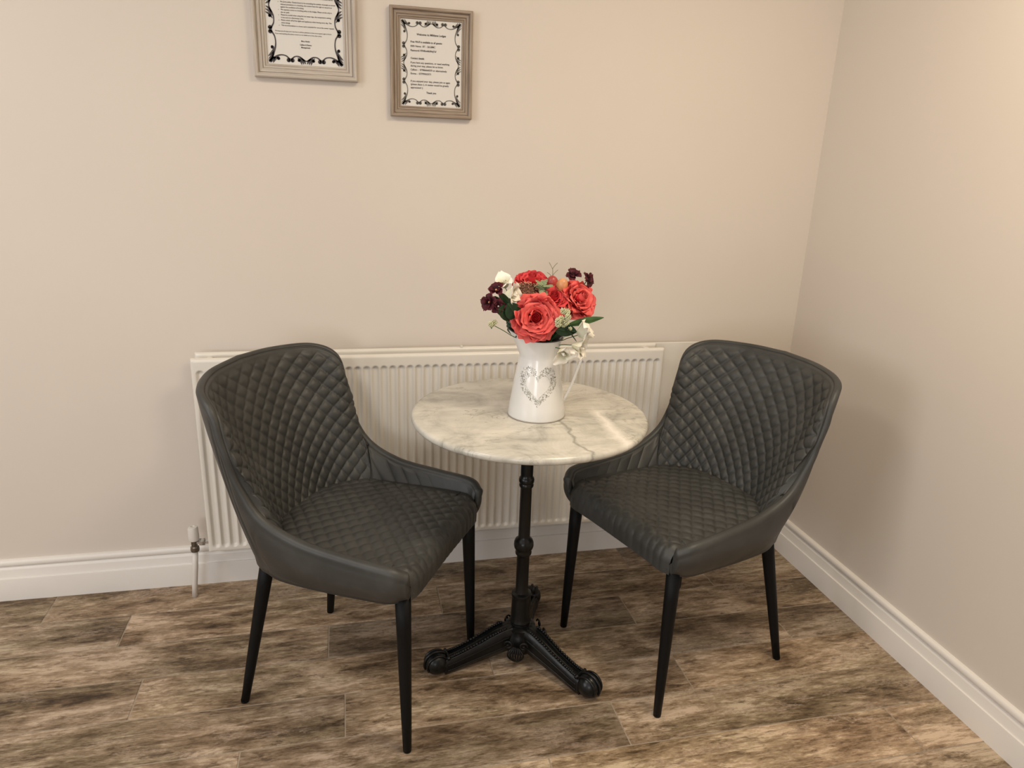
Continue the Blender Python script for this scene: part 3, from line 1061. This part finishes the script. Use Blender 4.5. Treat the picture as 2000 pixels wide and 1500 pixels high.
for i in range(70):                       # inner outline of the heart
    t0, t1 = i / 70 * 2 * PI, (i + .8) / 70 * 2 * PI
    (x0, z0), (x1, z1) = heart(t0, .58), heart(t1, .58)
    L = math.hypot(x1 - x0, z1 - z0) + 1e-6; nx, nz = -(z1 - z0) / L * .0002, (x1 - x0) / L * .0002
    b = len(V)
    V += [on_jug(x0 + nx, z0 + nz), on_jug(x1 + nx, z1 + nz), on_jug(x1 - nx, z1 - nz), on_jug(x0 - nx, z0 - nz)]
    F.append((b, b + 1, b + 2, b + 3))
tag(link('heart_print', mesh_of(V, F), PRINT, jug, smooth=False), 'grey green leafy heart printed on the front')

# ------------------------------------------------------------------ flowers
GRP = 'artificial flowers in the enamel jug'
MOUTH = Vector((JX, JY, JZ + .175))


def petal_mesh(W, H, cup, curl, ruff, seed, nx=8, ny=8, thick=.0004):
    """petal rising along +z, cupped towards -y is the flower axis (+y outward)"""
    rnd = random.Random(seed); ph = rnd.random() * 6; ph2 = rnd.random() * 6
    vs, fs, uv = [], [], []
    for j in range(ny + 1):
        b = j / ny
        wd = W * (0.25 + .75 * math.sin(min(1, b * 1.3) * PI / 2) ** .8) * (1 if b < .7 else math.sqrt(max(.12, 1 - ((b - .7) / .31) ** 2)))
        for i in range(nx + 1):
            a = -1 + 2 * i / nx
            th = a * wd / max(cup, .001)
            x = cup * math.sin(th)
            y = -cup * (1 - math.cos(th))
            z = H * b * (1 - .12 * a * a * b)
            y += curl * max(0, b - .55) ** 2 * 4 + ruff * b * b * math.sin(a * 5 + ph) + ruff * .5 * b * math.sin(a * 9 + ph2)
            z += ruff * b * b * math.cos(a * 6 + ph2)
            vs.append(Vector((x, y, z))); uv.append((i / nx, b))
    for j in range(ny):
        for i in range(nx): q = j * (nx + 1) + i; fs.append((q, q + 1, q + nx + 2, q + nx + 1))
    me = mesh_of(vs, fs)
    ul = me.uv_layers.new(name='UVMap')
    for lp in me.loops: ul.data[lp.index].uv = uv[lp.vertex_index]
    return me


def orient(root, loc, axis, twist=0.0):
    root.location = loc
    q = Vector((0, 0, 1)).rotation_difference(Vector(axis).normalized())
    root.rotation_mode = 'QUATERNION'
    from mathutils import Quaternion
    root.rotation_quaternion = q @ Quaternion((0, 0, 1), twist)


def stem_part(root, loc, mat=LEAFM, r=.0016, mouth=None):
    """stem from flower base down into the jug, in the flower's own frame"""
    mt = Vector((JX + (loc[0] - JX) * .25, JY + (loc[1] - JY) * .25, JZ + .17)) if mouth is None else Vector(mouth)
    bt = Vector((JX + (loc[0] - JX) * .12, JY + (loc[1] - JY) * .12, JZ + .02))
    inv = (Matrix.Translation(root.location) @ root.rotation_quaternion.to_matrix().to_4x4()).inverted()
    st = inv @ root.location
    pts = spline([root.location, root.location.lerp(mt, .5) + Vector((0, 0, .006)), mt, bt], 5)
    return tube('stem', [inv @ p for p in pts], r, mat, root, 6)


def rose(loc, axis, R, label, mat, seed, layers, name='rose', twist=0.0, H=None):
    rnd = random.Random(seed)
    root = empty(name); tag(root, label, 'flower', GRP)
    orient(root, loc, axis, twist)
    H = H or R * 1.05
    idx = 0
    base = [petal_mesh(R * .78, H * .74, R * .66, R * .24, R * .032, seed + k, 12, 10) for k in range(3)]
    for mms in base: mms.materials.append(mat)
    inner = [petal_mesh(R * .52, H * .70, R * .34, R * .05, R * .025, seed + 9 + k, 12, 10) for k in range(2)]
    for mms in inner: mms.materials.append(mat)
    for li, (cnt, rad, tilt, sc) in enumerate(layers):
        for k in range(cnt):
            a = 2 * PI * (k + .5 * (li % 2) + rnd.uniform(-.12, .12)) / cnt + li * .7
            me = (inner if sc < .75 else base)[rnd.randrange(2 if sc < .75 else 3)]
            p = bpy.data.objects.new('petal', me); COL.objects.link(p); p.parent = root
            me.polygons.foreach_set('use_smooth', [True] * len(me.polygons))
            s = sc * rnd.uniform(.93, 1.07)
            p.matrix_local = Matrix.Rotation(a, 4, 'Z') @ Matrix.Translation((0, rad * R, -H * .45)) @ Matrix.Rotation(-math.radians(tilt + rnd.uniform(-5, 5)), 4, 'X') @ Matrix.Scale(s, 4)
    # rolled heart of the bloom
    vs, fs = [], []
    nt = 64
    for i in range(nt + 1):
        th = i / nt * 3.2 * 2 * PI; rr = R * (.015 + .22 * i / nt)
        for j in range(5):
            f = j / 4
            vs.append(Vector((rr * (1 + .25 * (f - .5)) * math.cos(th), rr * (1 + .25 * (f - .5)) * math.sin(th), H * (-.35 + (.92 - .22 * i / nt + .035 * math.sin(th * 1.7)) * f))))
    for i in range(nt):
        for j in range(4): q = i * 5 + j; fs.append((q, q + 5, q + 6, q + 1))
    me = mesh_of(vs, fs); ul = me.uv_layers.new(name='UVMap')
    for lp in me.loops: ul.data[lp.index].uv = (0, .55 + .45 * (lp.vertex_index % 5) / 4)
    link('rolled_petal', me, mat, root)
    lathe('centre', [(R * .05, -H * .4), (R * .20, -H * .25), (R * .23, 0), (R * .19, H * .16), (R * .10, H * .25), (R * .01, H * .28)], mat, root, 16)
    stem_part(root, loc)
    # calyx
    g = lathe_geo([(R * .04, -H * .58), (R * .20, -H * .52), (R * .30, -H * .40), (R * .2, -H * .2)], 12)
    link('calyx', mesh_of(*g), LEAFM, root)
    return root


#            count, radius, tilt, scale
FULL = [(3, .06, -10, .55), (3, .11, -10, .68), (4, .16, -6, .78), (4, .21, 6, .88), (5, .24, 22, .98), (5, .25, 42, 1.08), (6, .25, 62, 1.12), (5, .22, 80, 1.08)]
MIDL = [(2, .03, -10, .50), (3, .08, -12, .62), (4, .14, -8, .74), (5, .22, 0, .88), (6, .27, 14, 1.0), (6, .30, 30, 1.08)]
rose((-1.104, -.610, .994), (-.22, -.90, .24), .056, 'large open coral rose hanging over the front rim of the jug', ROSE, 3, FULL, twist=.4)
rose((-.984, -.560, 1.030), (.35, -.72, .50), .049, 'ruffled coral rose leaning out on the right of the bouquet', ROSE, 21, FULL, twist=1.1)
rose((-1.050, -.560, 1.030), (-.05, -.62, .72), .043, 'coral rose half open in the middle between the two largest blooms', ROSE_D, 35, MIDL)
rose((-1.088, -.495, 1.060), (-.10, -.35, .92), .046, 'red coral rose at the top back of the bouquet', ROSE_D, 47, FULL, twist=.2)


def blossom(name, loc, axis, R, n, mat, label, seed, cen=None, stuffc=None):
    root = empty(name); tag(root, label, 'flower', GRP); orient(root, loc, axis, seed * .7)
    rnd = random.Random(seed)
    me = petal_mesh(R * .48, R * 1.0, R * .9, R * .22, R * .07, seed, 6, 6); me.materials.append(mat)
    me.polygons.foreach_set('use_smooth', [True] * len(me.polygons))
    for lay, (c, tl, sc) in enumerate(((n, 66, 1.0), (max(3, n - 2), 38, .72))):
        for k in range(c):
            a = 2 * PI * (k + .5 * lay) / c + rnd.uniform(-.15, .15)
            p = bpy.data.objects.new('petal', me); COL.objects.link(p); p.parent = root
            p.matrix_local = Matrix.Rotation(a, 4, 'Z') @ Matrix.Rotation(-math.radians(tl + rnd.uniform(-14, 14)), 4, 'X') @ Matrix.Scale(sc * rnd.uniform(.9, 1.08), 4)
    if cen: lathe('centre', [(R * .05, -.002), (R * .13, 0), (R * .11, R * .12), (R * .04, R * .15)], cen, root, 10)
    stem_part(root, loc, LEAFD, .0011)
    return root


blossom('burgundy_blossom', (-.985, -.505, 1.076), (-.1, -.5, .8), .022, 5, BURG, 'dark burgundy blossom standing above the right hand rose', 2, BURG)
blossom('burgundy_blossom', (-.954, -.520, 1.068), (.5, -.6, .3), .022, 5, BURG, 'outermost dark burgundy blossom at the upper right of the bouquet', 5, BURG)
blossom('burgundy_blossom', (-1.190, -.560, 1.050), (-.4, -.5, .7), .023, 5, BURG, 'dark burgundy blossom touching the white petals on the left', 7, BUD_O)
blossom('burgundy_blossom', (-1.209, -.580, 1.026), (-.7, -.6, .2), .024, 5, BURG, 'leftmost dark burgundy blossom of the bouquet', 8, BUD_O)
blossom('burgundy_blossom', (-1.190, -.590, 1.018), (-.2, -.9, .1), .020, 5, BURG, 'lowest burgundy blossom above the large dark leaf', 12, PEARL)


def sweetpea(loc, axis, R, label, seed, twist=0):
    root = empty('white_blossom'); tag(root, label, 'flower', GRP); orient(root, loc, axis, twist)
    specs = ((R * .75, R * 1.25, R * .8, R * .55, 0, 18), (R * .62, R * 1.1, R * .6, R * .5, 150, 34), (R * .62, R * 1.1, R * .6, R * .5, 215, 30), (R * .4, R * .8, R * .4, R * .1, 185, 5))
    for k, (W, H, cup, curl, a, tl) in enumerate(specs):
        me = petal_mesh(W, H, cup, curl, R * .08, seed + k, 7, 8); 
        p = link('petal', me, CREAM, root)
        p.matrix_local = Matrix.Rotation(math.radians(a), 4, 'Z') @ Matrix.Translation((0, R * .08, 0)) @ Matrix.Rotation(-math.radians(tl), 4, 'X')
    stem_part(root, loc, LEAFM, .0011)


sweetpea((-1.163, -.535, 1.052), (-.3, -.3, .9), .030, 'upright cream blossom at the upper left of the bouquet', 60)
sweetpea((-1.168, -.575, 1.048), (.6, -.7, .05), .033, 'cream blossom arching right below the upright one', 64, 1.2)
sweetpea((-.995, -.600, .948), (.65, -.4, .55), .037, 'cream blossom pointing up right beside the jug handle', 71, 2.6)
sweetpea((-1.010, -.605, .925), (.7, -.5, .05), .037, 'middle cream blossom hanging over the jug handle', 75, .8)
sweetpea((-1.034, -.612, .916), (-.2, -.75, -.5), .031, 'lowest cream blossom hanging against the jug side', 79, 2.0)

# protea: brown dome of fine pale tipped florets
pr = empty('pincushion_flower'); tag(pr, 'brown pincushion flower head with fine pale tips behind the front rose', 'flower', GRP)
orient(pr, (-1.112, -.545, 1.030), (-.25, -.75, .6))
R = .035
lathe('head', [(.001, -R)] + [(R * .86 * math.cos(a), R * .86 * math.sin(a)) for a in [(-80 + 17 * i) * PI / 180 for i in range(10)]] + [(.001, R * .87)], PROT_B, pr, 20)
V1, F1, V2, F2 = [], [], [], []
for i in range(320):
    z = 1 - 1.25 * (i + .5) / 320; rr = math.sqrt(max(0, 1 - z * z)); a = i * 2.39996
    d = Vector((rr * math.cos(a), rr * math.sin(a), z))
    j = Vector((random.uniform(-1, 1), random.uniform(-1, 1), random.uniform(-1, 1))) * .12
    e = (d + j).normalized()
    V1, F1 = merge((V1, F1), tube_geo([d * R * .8, e * R * 1.03], .0006, 4))
    V2, F2 = merge((V2, F2), lathe_geo([(.0002, -.0013), (.0011, 0), (.0002, .0013)], 5, e * R * random.uniform(1.0, 1.08), e))
tag(link('florets', mesh_of(V1, F1), PROT_B, pr), kind='stuff'); tag(link('floret_tips', mesh_of(V2, F2), PROT_T, pr), kind='stuff')
stem_part(pr, (-1.112, -.545, 1.030))


def egg(name, loc, axis, R, mat, label):
    root = empty(name); tag(root, label, 'bud', GRP); orient(root, loc, axis)
    lathe('bud', [(.0008, -R * 1.05)] + [(R * .88 * math.cos(a), R * 1.15 * math.sin(a)) for a in [(-75 + 15 * i) * PI / 180 for i in range(11)]] + [(.0006, R * 1.16)], mat, root, 20)
    me = petal_mesh(R * .5, R * 1.2, R * 1.0, R * .1, R * .05, 5, 5, 5)
    for k in range(4):
        p = link('sepal', me, BUD_R if mat is BUD_O else PROT_B, root); p.matrix_local = Matrix.Rotation(k * PI / 2 + .4, 4, 'Z') @ Matrix.Translation((0, R * .42, -R * 1.1)) @ Matrix.Rotation(-math.radians(28), 4, 'X')
    stem_part(root, loc)


egg('flower_bud', (-1.044, -.525, 1.060), (-.1, -.2, .95), .017, BUD_R, 'round red bud between the sage leaves and the orange bud')
egg('flower_bud', (-1.026, -.545, 1.058), (.25, -.35, .8), .0165, BUD_O, 'orange bud resting against the middle rose')

# sprigs of tiny pale florets


def sprig(loc, spread, n, label, seed, R=.0085):
    rnd = random.Random(seed)
    root = empty('floret_sprig'); tag(root, label, 'sprig', GRP); orient(root, loc, (0, 0, 1))
    me = None
    for k in range(n):
        c = Vector((rnd.uniform(-1, 1) * spread[0], rnd.uniform(-1, 1) * spread[1], rnd.uniform(-1, 1) * spread[2]))
        if k < 1: c *= .2
        V, F = [], []
        for i in range(26):
            z = 1 - 2 * (i + .5) / 26; rr = math.sqrt(1 - z * z); a = i * 2.39996
            d = Vector((rr * math.cos(a), rr * math.sin(a), z))
            V, F = merge((V, F), lathe_geo([(.0002, 0), (.0014, R * .55), (.0016, R * .8), (.0003, R)], 5, c, d))
        link('floret', mesh_of(V, F), PALEG, root)
        tube('stalk', spline([c, c * .5 + Vector((0, .004, -.008)), Vector((0, .006, -.012))], 3), .0006, LEAFM, root, 5)
    stem_part(root, loc, LEAFM, .001)


rr_ = random.Random(3)
sprig((-1.050, -.640, .999), (.016, .010, .022), 10, 'sprig of tiny pale green florets over the right edge of the front rose', 4)
sprig((-1.203, -.585, .974), (.010, .008, .009), 4, 'small pale green floret sprig drooping below the leaves on the left', 6, .0075)
sprig((-1.022, -.598, .965), (.006, .006, .008), 2, 'pair of pale florets beside the uppermost cream blossom by the handle', 9, .006)


def leaf_mesh(L, W, bend, fold=.25, lobes=0):
    vs, fs = [], []
    ny, nx = 12, 4
    for j in range(ny + 1):
        b = j / ny; w = W * math.sin(PI * min(1, b * .93 + .05)) ** .8
        if lobes: w *= .62 + .38 * abs(math.sin(b * PI * lobes))
        for i in range(nx + 1):
            a = -1 + 2 * i / nx
            vs.append(Vector((a * w, bend * b * b * L - fold * abs(a) * w * -1 * .6, L * b)))
    for j in range(ny):
        for i in range(nx): q = j * (nx + 1) + i; fs.append((q, q + 1, q + nx + 2, q + nx + 1))
    return mesh_of(vs, fs)


def leaf(name, loc, axis, L, W, bend, mat, label, twist=0, lobes=0):
    root = empty(name); tag(root, label, 'leaf', GRP); orient(root, loc, axis, twist)
    link('blade', leaf_mesh(L, W, bend, lobes=lobes), mat, root)
    tube('vein', [(0, bend * b * b * L - .0004, L * b) for b in [i / 8 for i in range(9)]], .0005, LEAFM, root, 5)
    stem_part(root, loc, mat, .0012)


leaf('rose_leaf', (-1.130, -.575, .992), (-.75, -.25, .25), .075, .022, -.15, LEAFD, 'large dark green leaf reaching left under the burgundy blossoms', .3)
leaf('rose_leaf', (-1.140, -.590, .985), (-.45, -.30, .62), .055, .020, .1, LEAFD, 'dark green leaf against the left side of the front rose', .2)
leaf('rose_leaf', (-1.165, -.570, .985), (-.5, 0, .75), .060, .018, .1, LEAFD, 'dark leaf standing behind the leftmost burgundy blossoms', -.6)
leaf('rose_leaf', (-1.020, -.585, .968), (.9, .05, .22), .090, .009, -.18, LEAFM, 'long narrow green leaf reaching right under the right hand rose', .05)
leaf('rose_leaf', (-1.030, -.600, .975), (.4, -.2, -.7), .050, .014, .1, LEAFD, 'dark green leaf pointing down behind the pale floret sprig', .8)
leaf('rose_leaf', (-1.055, -.600, .965), (.6, -.1, -.1), .055, .017, .1, LEAFD, 'dark leaf lying across the jug mouth right of the front rose', 0)
leaf('rose_leaf', (-1.140, -.540, 1.000), (-.5, -.1, .5), .060, .020, 0, LEAFD, 'dark leaf under the arching cream blossom', 1)
# inner foliage mass that closes the middle of the bouquet
random.seed(8)
fill = empty('foliage_filler'); tag(fill, 'dark foliage packed between the flower heads', 'foliage', GRP); fill.location = (JX - .01, JY, JZ + .2)
lm = leaf_mesh(.055, .016, .1); lm.materials.append(LEAFD); lm.polygons.foreach_set('use_smooth', [True] * len(lm.polygons))
for k in range(46):
    a = random.random() * 2 * PI; el = random.uniform(-.1, 1.2)
    d = Vector((math.cos(a) * math.cos(el), math.sin(a) * math.cos(el) * .7, math.sin(el)))
    p = bpy.data.objects.new('leaf', lm); COL.objects.link(p); p.parent = fill
    p.rotation_mode = 'QUATERNION'; p.rotation_quaternion = Vector((0, 0, 1)).rotation_difference(d)
    p.location = Vector((0, 0, random.uniform(0, .03))) + d * random.uniform(.0, .026)
# sage leaf cluster
sg = empty('sage_sprig'); tag(sg, 'sprig of grey green lobed leaves at the top middle of the bouquet', 'sprig', GRP); orient(sg, (-1.078, -.560, 1.050), (-.05, -.35, .9))
sm = leaf_mesh(.024, .0085, .35, lobes=3); sm.materials.append(SAGE); sm.polygons.foreach_set('use_smooth', [True] * len(sm.polygons))
for k in range(14):
    a = k * 2.4; tl = 15 + (k % 5) * 17
    p = bpy.data.objects.new('leaf', sm); COL.objects.link(p); p.parent = sg
    p.matrix_local = Matrix.Rotation(a, 4, 'Z') @ Matrix.Translation((0, .001, .001 * k)) @ Matrix.Rotation(-math.radians(tl), 4, 'X') @ Matrix.Scale(.8 + .3 * ((k * 7) % 5) / 5, 4)
stem_part(sg, (-1.078, -.560, 1.050))
# forked twig
tw = empty('forked_twig'); tag(tw, 'thin forked twig standing above the bouquet', 'twig', GRP); orient(tw, (-1.043, -.520, 1.060), (0, 0, 1))
for pts in (((0, 0, 0), (0, 0, .022), (-.001, 0, .034), (-.010, 0, .050)), ((-.001, 0, .034), (.004, 0, .042), (.011, 0, .049)), ((0, 0, .018), (.006, 0, .026), (.013, 0, .032)), ((0, 0, .014), (-.008, 0, .022), (-.014, 0, .026))):
    tube('branch', spline(pts, 4), .0007, TWIG, tw, 6)
stem_part(tw, (-1.043, -.520, 1.060), TWIG, .0008)

# ------------------------------------------------------------------ picture frames


def picture(name, cx, zc, W, H, face, inner_w, inner_h, mat, depth, lab):
    """W,H outer; face profile width; everything in local coords x right, z up, y = -out"""
    root = empty(name, (cx, 0, zc)); tag(root, lab, 'picture frame')
    fw = (W - inner_w) / 2; fh = (H - inner_h) / 2
    # profile across the moulding: (fraction from the outside, proud of the wall)
    prof = [(0, 0.001), (0, depth * .80), (.03, depth * .93), (.10, depth), (.22, depth), (.29, depth * .92), (.315, depth * .60), (.37, depth * .56), (.40, depth * .66), (.60, depth * .62), (.63, depth * .46), (.67, depth * .46), (.69, depth * .54), (.80, depth * .50), (.82, depth * .38), (.86, depth * .38), (.88, depth * .44), (.97, depth * .40), (1.0, depth * .32), (1.0, .004)]
    for side in range(4):
        vs, fs, uv = [], [], []
        for e in (0, 1):
            for f, d in prof:
                ix, iz = W / 2 - fw * f, H / 2 - fh * f
                cs = [(-ix, -iz), (ix, -iz), (ix, iz), (-ix, iz)]
                x, z = cs[(side + e) % 4]
                vs.append(Vector((x, -d, z)))
                uv.append(((x if side % 2 == 0 else z), f * .05 + side))
        n = len(prof)
        for i in range(n - 1): fs.append((i, n + i, n + i + 1, i + 1))
        me = mesh_of(vs, fs)
        ul = me.uv_layers.new(name='UVMap')
        for lp in me.loops: ul.data[lp.index].uv = uv[lp.vertex_index]
        o = link('moulding', me, mat, root, smooth=False)
    # backing and sheet
    bm = bmesh.new(); box_bm(bm, -inner_w / 2 - .004, inner_w / 2 + .004, -.0045, -.0008, -inner_h / 2 - .004, inner_h / 2 + .004)
    sheet = link('paper', bm_mesh(bm), PAPER, root, smooth=False)
    return root, sheet


def ribbon(pts, w, V, F, y):
    """flat printed stroke through 2D pts, width w(t)"""
    n = len(pts)
    for i, (x, z) in enumerate(pts):
        x0, z0 = pts[max(0, i - 1)]; x1, z1 = pts[min(n - 1, i + 1)]
        L = math.hypot(x1 - x0, z1 - z0) + 1e-9; ww = w(i / (n - 1)) / 2
        nx, nz = -(z1 - z0) / L * ww, (x1 - x0) / L * ww
        V += [(x + nx, y, z + nz), (x - nx, y, z - nz)]
    b = len(V) - 2 * n
    for i in range(n - 1): F.append((b + 2 * i, b + 2 * i + 1, b + 2 * i + 3, b + 2 * i + 2))


def cr2(P, n=8):
    return [(p.x, p.z) for p in spline([(a, 0, b) for a, b in P], n)]


def border(w, h, k, y, parent, th):
    """scrollwork border: w,h half sizes of the printed area; k scroll size"""
    V, F = [], []

    def curl(cx, cz, sx, sz, s, turns=1.3):
        pts = []
        for i in range(20):
            t = i / 19; a = t * turns * 2 * PI; r = s * (1 - .8 * t)
            pts.append((cx + sx * (r * math.cos(a) - s), cz + sz * r * math.sin(a)))
        ribbon(pts, lambda q: th * (.8 + .9 * q), V, F, y)
        bx, bz = pts[-1]
        blob(bx, bz, th * 1.1)

    def blob(x, z, r):
        b = len(V)
        for i in range(8): V.append((x + r * math.cos(i * PI / 4), y, z + r * math.sin(i * PI / 4)))
        F.append(tuple(b + i for i in range(8)))

    def half(hl, off, mp):
        """one half side from the corner (a = 0) to the middle (a = hl); off = inward sag"""
        P = [(0, off * .25), (hl * .10, off * .55), (hl * .30, off * 1.05), (hl * .46, off * 1.0), (hl * .58, off * .55), (hl * .70, off * .95), (hl * .82, off * .95), (hl * .93, off * .55), (hl, off * .40)]
        ribbon([mp(a, b) for a, b in cr2(P, 6)], lambda q: th * (1.0 + .5 * math.sin(q * PI * 3) ** 2), V, F, y)
        # curls and feathers outside the line
        def cu(a, b, s, sa, sb, turns=1.25):
            pts = []
            for i in range(16):
                t = i / 15; an = t * turns * 2 * PI; r = s * (1 - .75 * t)
                pts.append(mp(a + sa * (r * math.cos(an) - s), b + sb * r * math.sin(an)))
            ribbon(pts, lambda q: th * (.7 + 1.2 * q), V, F, y); blob(*pts[-1], th * 1.1)
        cu(hl * .58, off * .45, k * .34, 1, -1); cu(hl * .58, off * .45, k * .34, -1, -1)
        for q in range(3):
            a0 = hl * (.02 + .05 * q); ribbon([mp(a, b) for a, b in cr2([(a0 + hl * .14, off * (.75 + .03 * q)), (a0 + hl * .05, off * .45), (a0 - hl * .01, off * (.05 - .14 * q * .3))], 5)], lambda t: th * (1.6 * math.sin(t * PI) + .3), V, F, y)
            a1 = hl * (.97 - .05 * q); ribbon([mp(a, b) for a, b in cr2([(a1 - hl * .10, off * .85), (a1 - hl * .03, off * .45), (a1 + hl * .01, off * (.0 - .05 * q))], 5)], lambda t: th * (1.5 * math.sin(t * PI) + .3), V, F, y)
        cu(hl * .30, off * .62, k * .26, 1, -1); cu(hl * .84, off * .5, k * .22, 1, -1)
    off = k * 1.25
    for sx in (-1, 1):
        for sz in (-1, 1):
            half(w, off, lambda a, b, sx=sx, sz=sz: (sx * (w - a), sz * (h - b)))
            half(h, off, lambda a, b, sx=sx, sz=sz: (sx * (w - b), sz * (h - a)))
    o = link('scroll_border', mesh_of(V, F), INKSOFT if th < .0025 else INK, parent, smooth=False)
    tag(o, 'printed scrollwork border')
    return o


def lettering(lines, parent, y, mat):
    """lines: (text, x, z, size, align, bold)"""
    V, F = [], []
    for txt, x, z, size, al, bold in lines:
        cu = bpy.data.curves.new('lettering', 'FONT'); cu.body = txt; cu.size = size; cu.align_x = al
        cu.resolution_u = 2; cu.space_character = 1.02
        cu.offset = size * (.026 if bold else .016)
        ob = bpy.data.objects.new('tmp', cu); COL.objects.link(ob)
        dg = bpy.context.evaluated_depsgraph_get(); me = ob.evaluated_get(dg).to_mesh()
        b = len(V)
        V += [(v.co.x * .92 + x, y, v.co.y + z) for v in me.vertices]
        F += [tuple(b + i for i in p.vertices) for p in me.polygons]
        ob.evaluated_get(dg).to_mesh_clear(); bpy.data.objects.remove(ob); bpy.data.curves.remove(cu)
    return tag(link('lettering', mesh_of(V, F), mat, parent, smooth=False), 'printed text lines')


fr, sh = picture('picture_frame', -1.2800, 1.5895, .2295, .2835, .03, .171, .224, FRAME_B, .020,
                 'small brown washed wooden frame with a welcome notice and scrollwork border')
border(.0835, .1100, .0125, -.0052, fr, .0019)
s = .0066
T = [('Welcome to Milldene Lodges', 0, .072, s * 1.1, 'CENTER', True),
     ('Free Wi-Fi is available to all guests:', -.058, .053, s, 'LEFT', True),
     ('SSID Name:  BT - 26G8MC', -.058, .042, s, 'LEFT', False),
     ('Password: 97HRvt4b3NqYcf', -.058, .031, s, 'LEFT', True),
     ('Contact details', -.058, .011, s, 'LEFT', True),
     ('If you have any questions, or need anything', -.058, .000, s * 1.0, 'LEFT', False),
     ('during your stay, please let us know.', -.058, -.0085, s * 1.0, 'LEFT', False),
     ('Callum -  07986064559 or alternatively', -.058, -.0185, s * 1.03, 'LEFT', False),
     ('Emma -  07799063571', -.058, -.0285, s * 1.03, 'LEFT', False),
     ('If you enjoyed your stay, please join us again', -.058, -.048, s * 1.0, 'LEFT', False),
     ('(please share :). A review would be greatly', -.058, -.0565, s * 1.0, 'LEFT', False),
     ('appreciated :)', -.058, -.065, s * 1.0, 'LEFT', False),
     ('Thank you', .0, -.0775, s * 1.05, 'CENTER', True)]
lettering(T, fr, -.0052, INK)

fa, sh = picture('picture_frame', -1.6190, 1.7095, .2700, .3570, .033, .200, .286, FRAME_A, .022,
                 'larger pale grey wooden frame with a rules notice, reaching above the brown frame beside it')
border(.0975, .1400, .0150, -.0052, fa, .0029)
s = .0050
body_l = ['House rules', '',
          '* Please treat the property and its contents with care during your stay and',
          '  report any damage or breakages to us so that we can put it right.',
          '* Quiet time is from 10pm until 8am, please keep noise to a low level and be',
          '  considerate of the neighbours at all times.',
          '* No smoking anywhere inside the lodges or near the open doors and',
          '  windows. Bins are provided outside.',
          '* Please leave the kitchen clean and tidy, and put all of the used dishes in the',
          '  machine before leaving. Any damage to the property or the contents will be',
          '  charged for.',
          '* No party policy. Guests found to be exceeding the number of people on arrival',
          '  without permission or a booking, the owners have the right to cancel it as',
          '  against the conditions of booking.',
          '* We operate a strict no smoking policy in the lodges. Please smoke only in',
          '  the car park.',
          '* Please be careful when using the hot water taps, the temperature setting',
          '  is hot and on a thermostat valve.',
          '* Please switch off all the lights and appliances when leaving every day. This',
          '  saves energy.',
          '* This accommodation is a home and is intended for use at the owner request.']
T = []
z = -.0485 + .0063 * (len(body_l) - 1)
for i, l in enumerate(body_l):
    if l:
        bullet = l.startswith('*')
        if i and bullet: T.append(('•' if False else 'o', -.0665, z, s * .75, 'LEFT', False))
        T.append((l[2:] if i else l, -.0600 if i else 0, z, s * .93 if i else s * 1.5, 'LEFT' if i else 'CENTER', i == 0))
    z -= .0063
T += [('We hope you all enjoy your stay here, it will be a pleasure to have you as guests again in future.', -.0770, -.0625, s * .80, 'LEFT', False), ('If you need anything else please contact us, our details are on the other notice.', -.0770, -.0690, s * .80, 'LEFT', False),
      ('Many thanks', 0, -.0845, s * .95, 'CENTER', True), ('Callum & Emma', 0, -.0935, s, 'CENTER', True), ('Management', 0, -.1000, s, 'CENTER', True)]
lettering(T, fa, -.0052, INK)
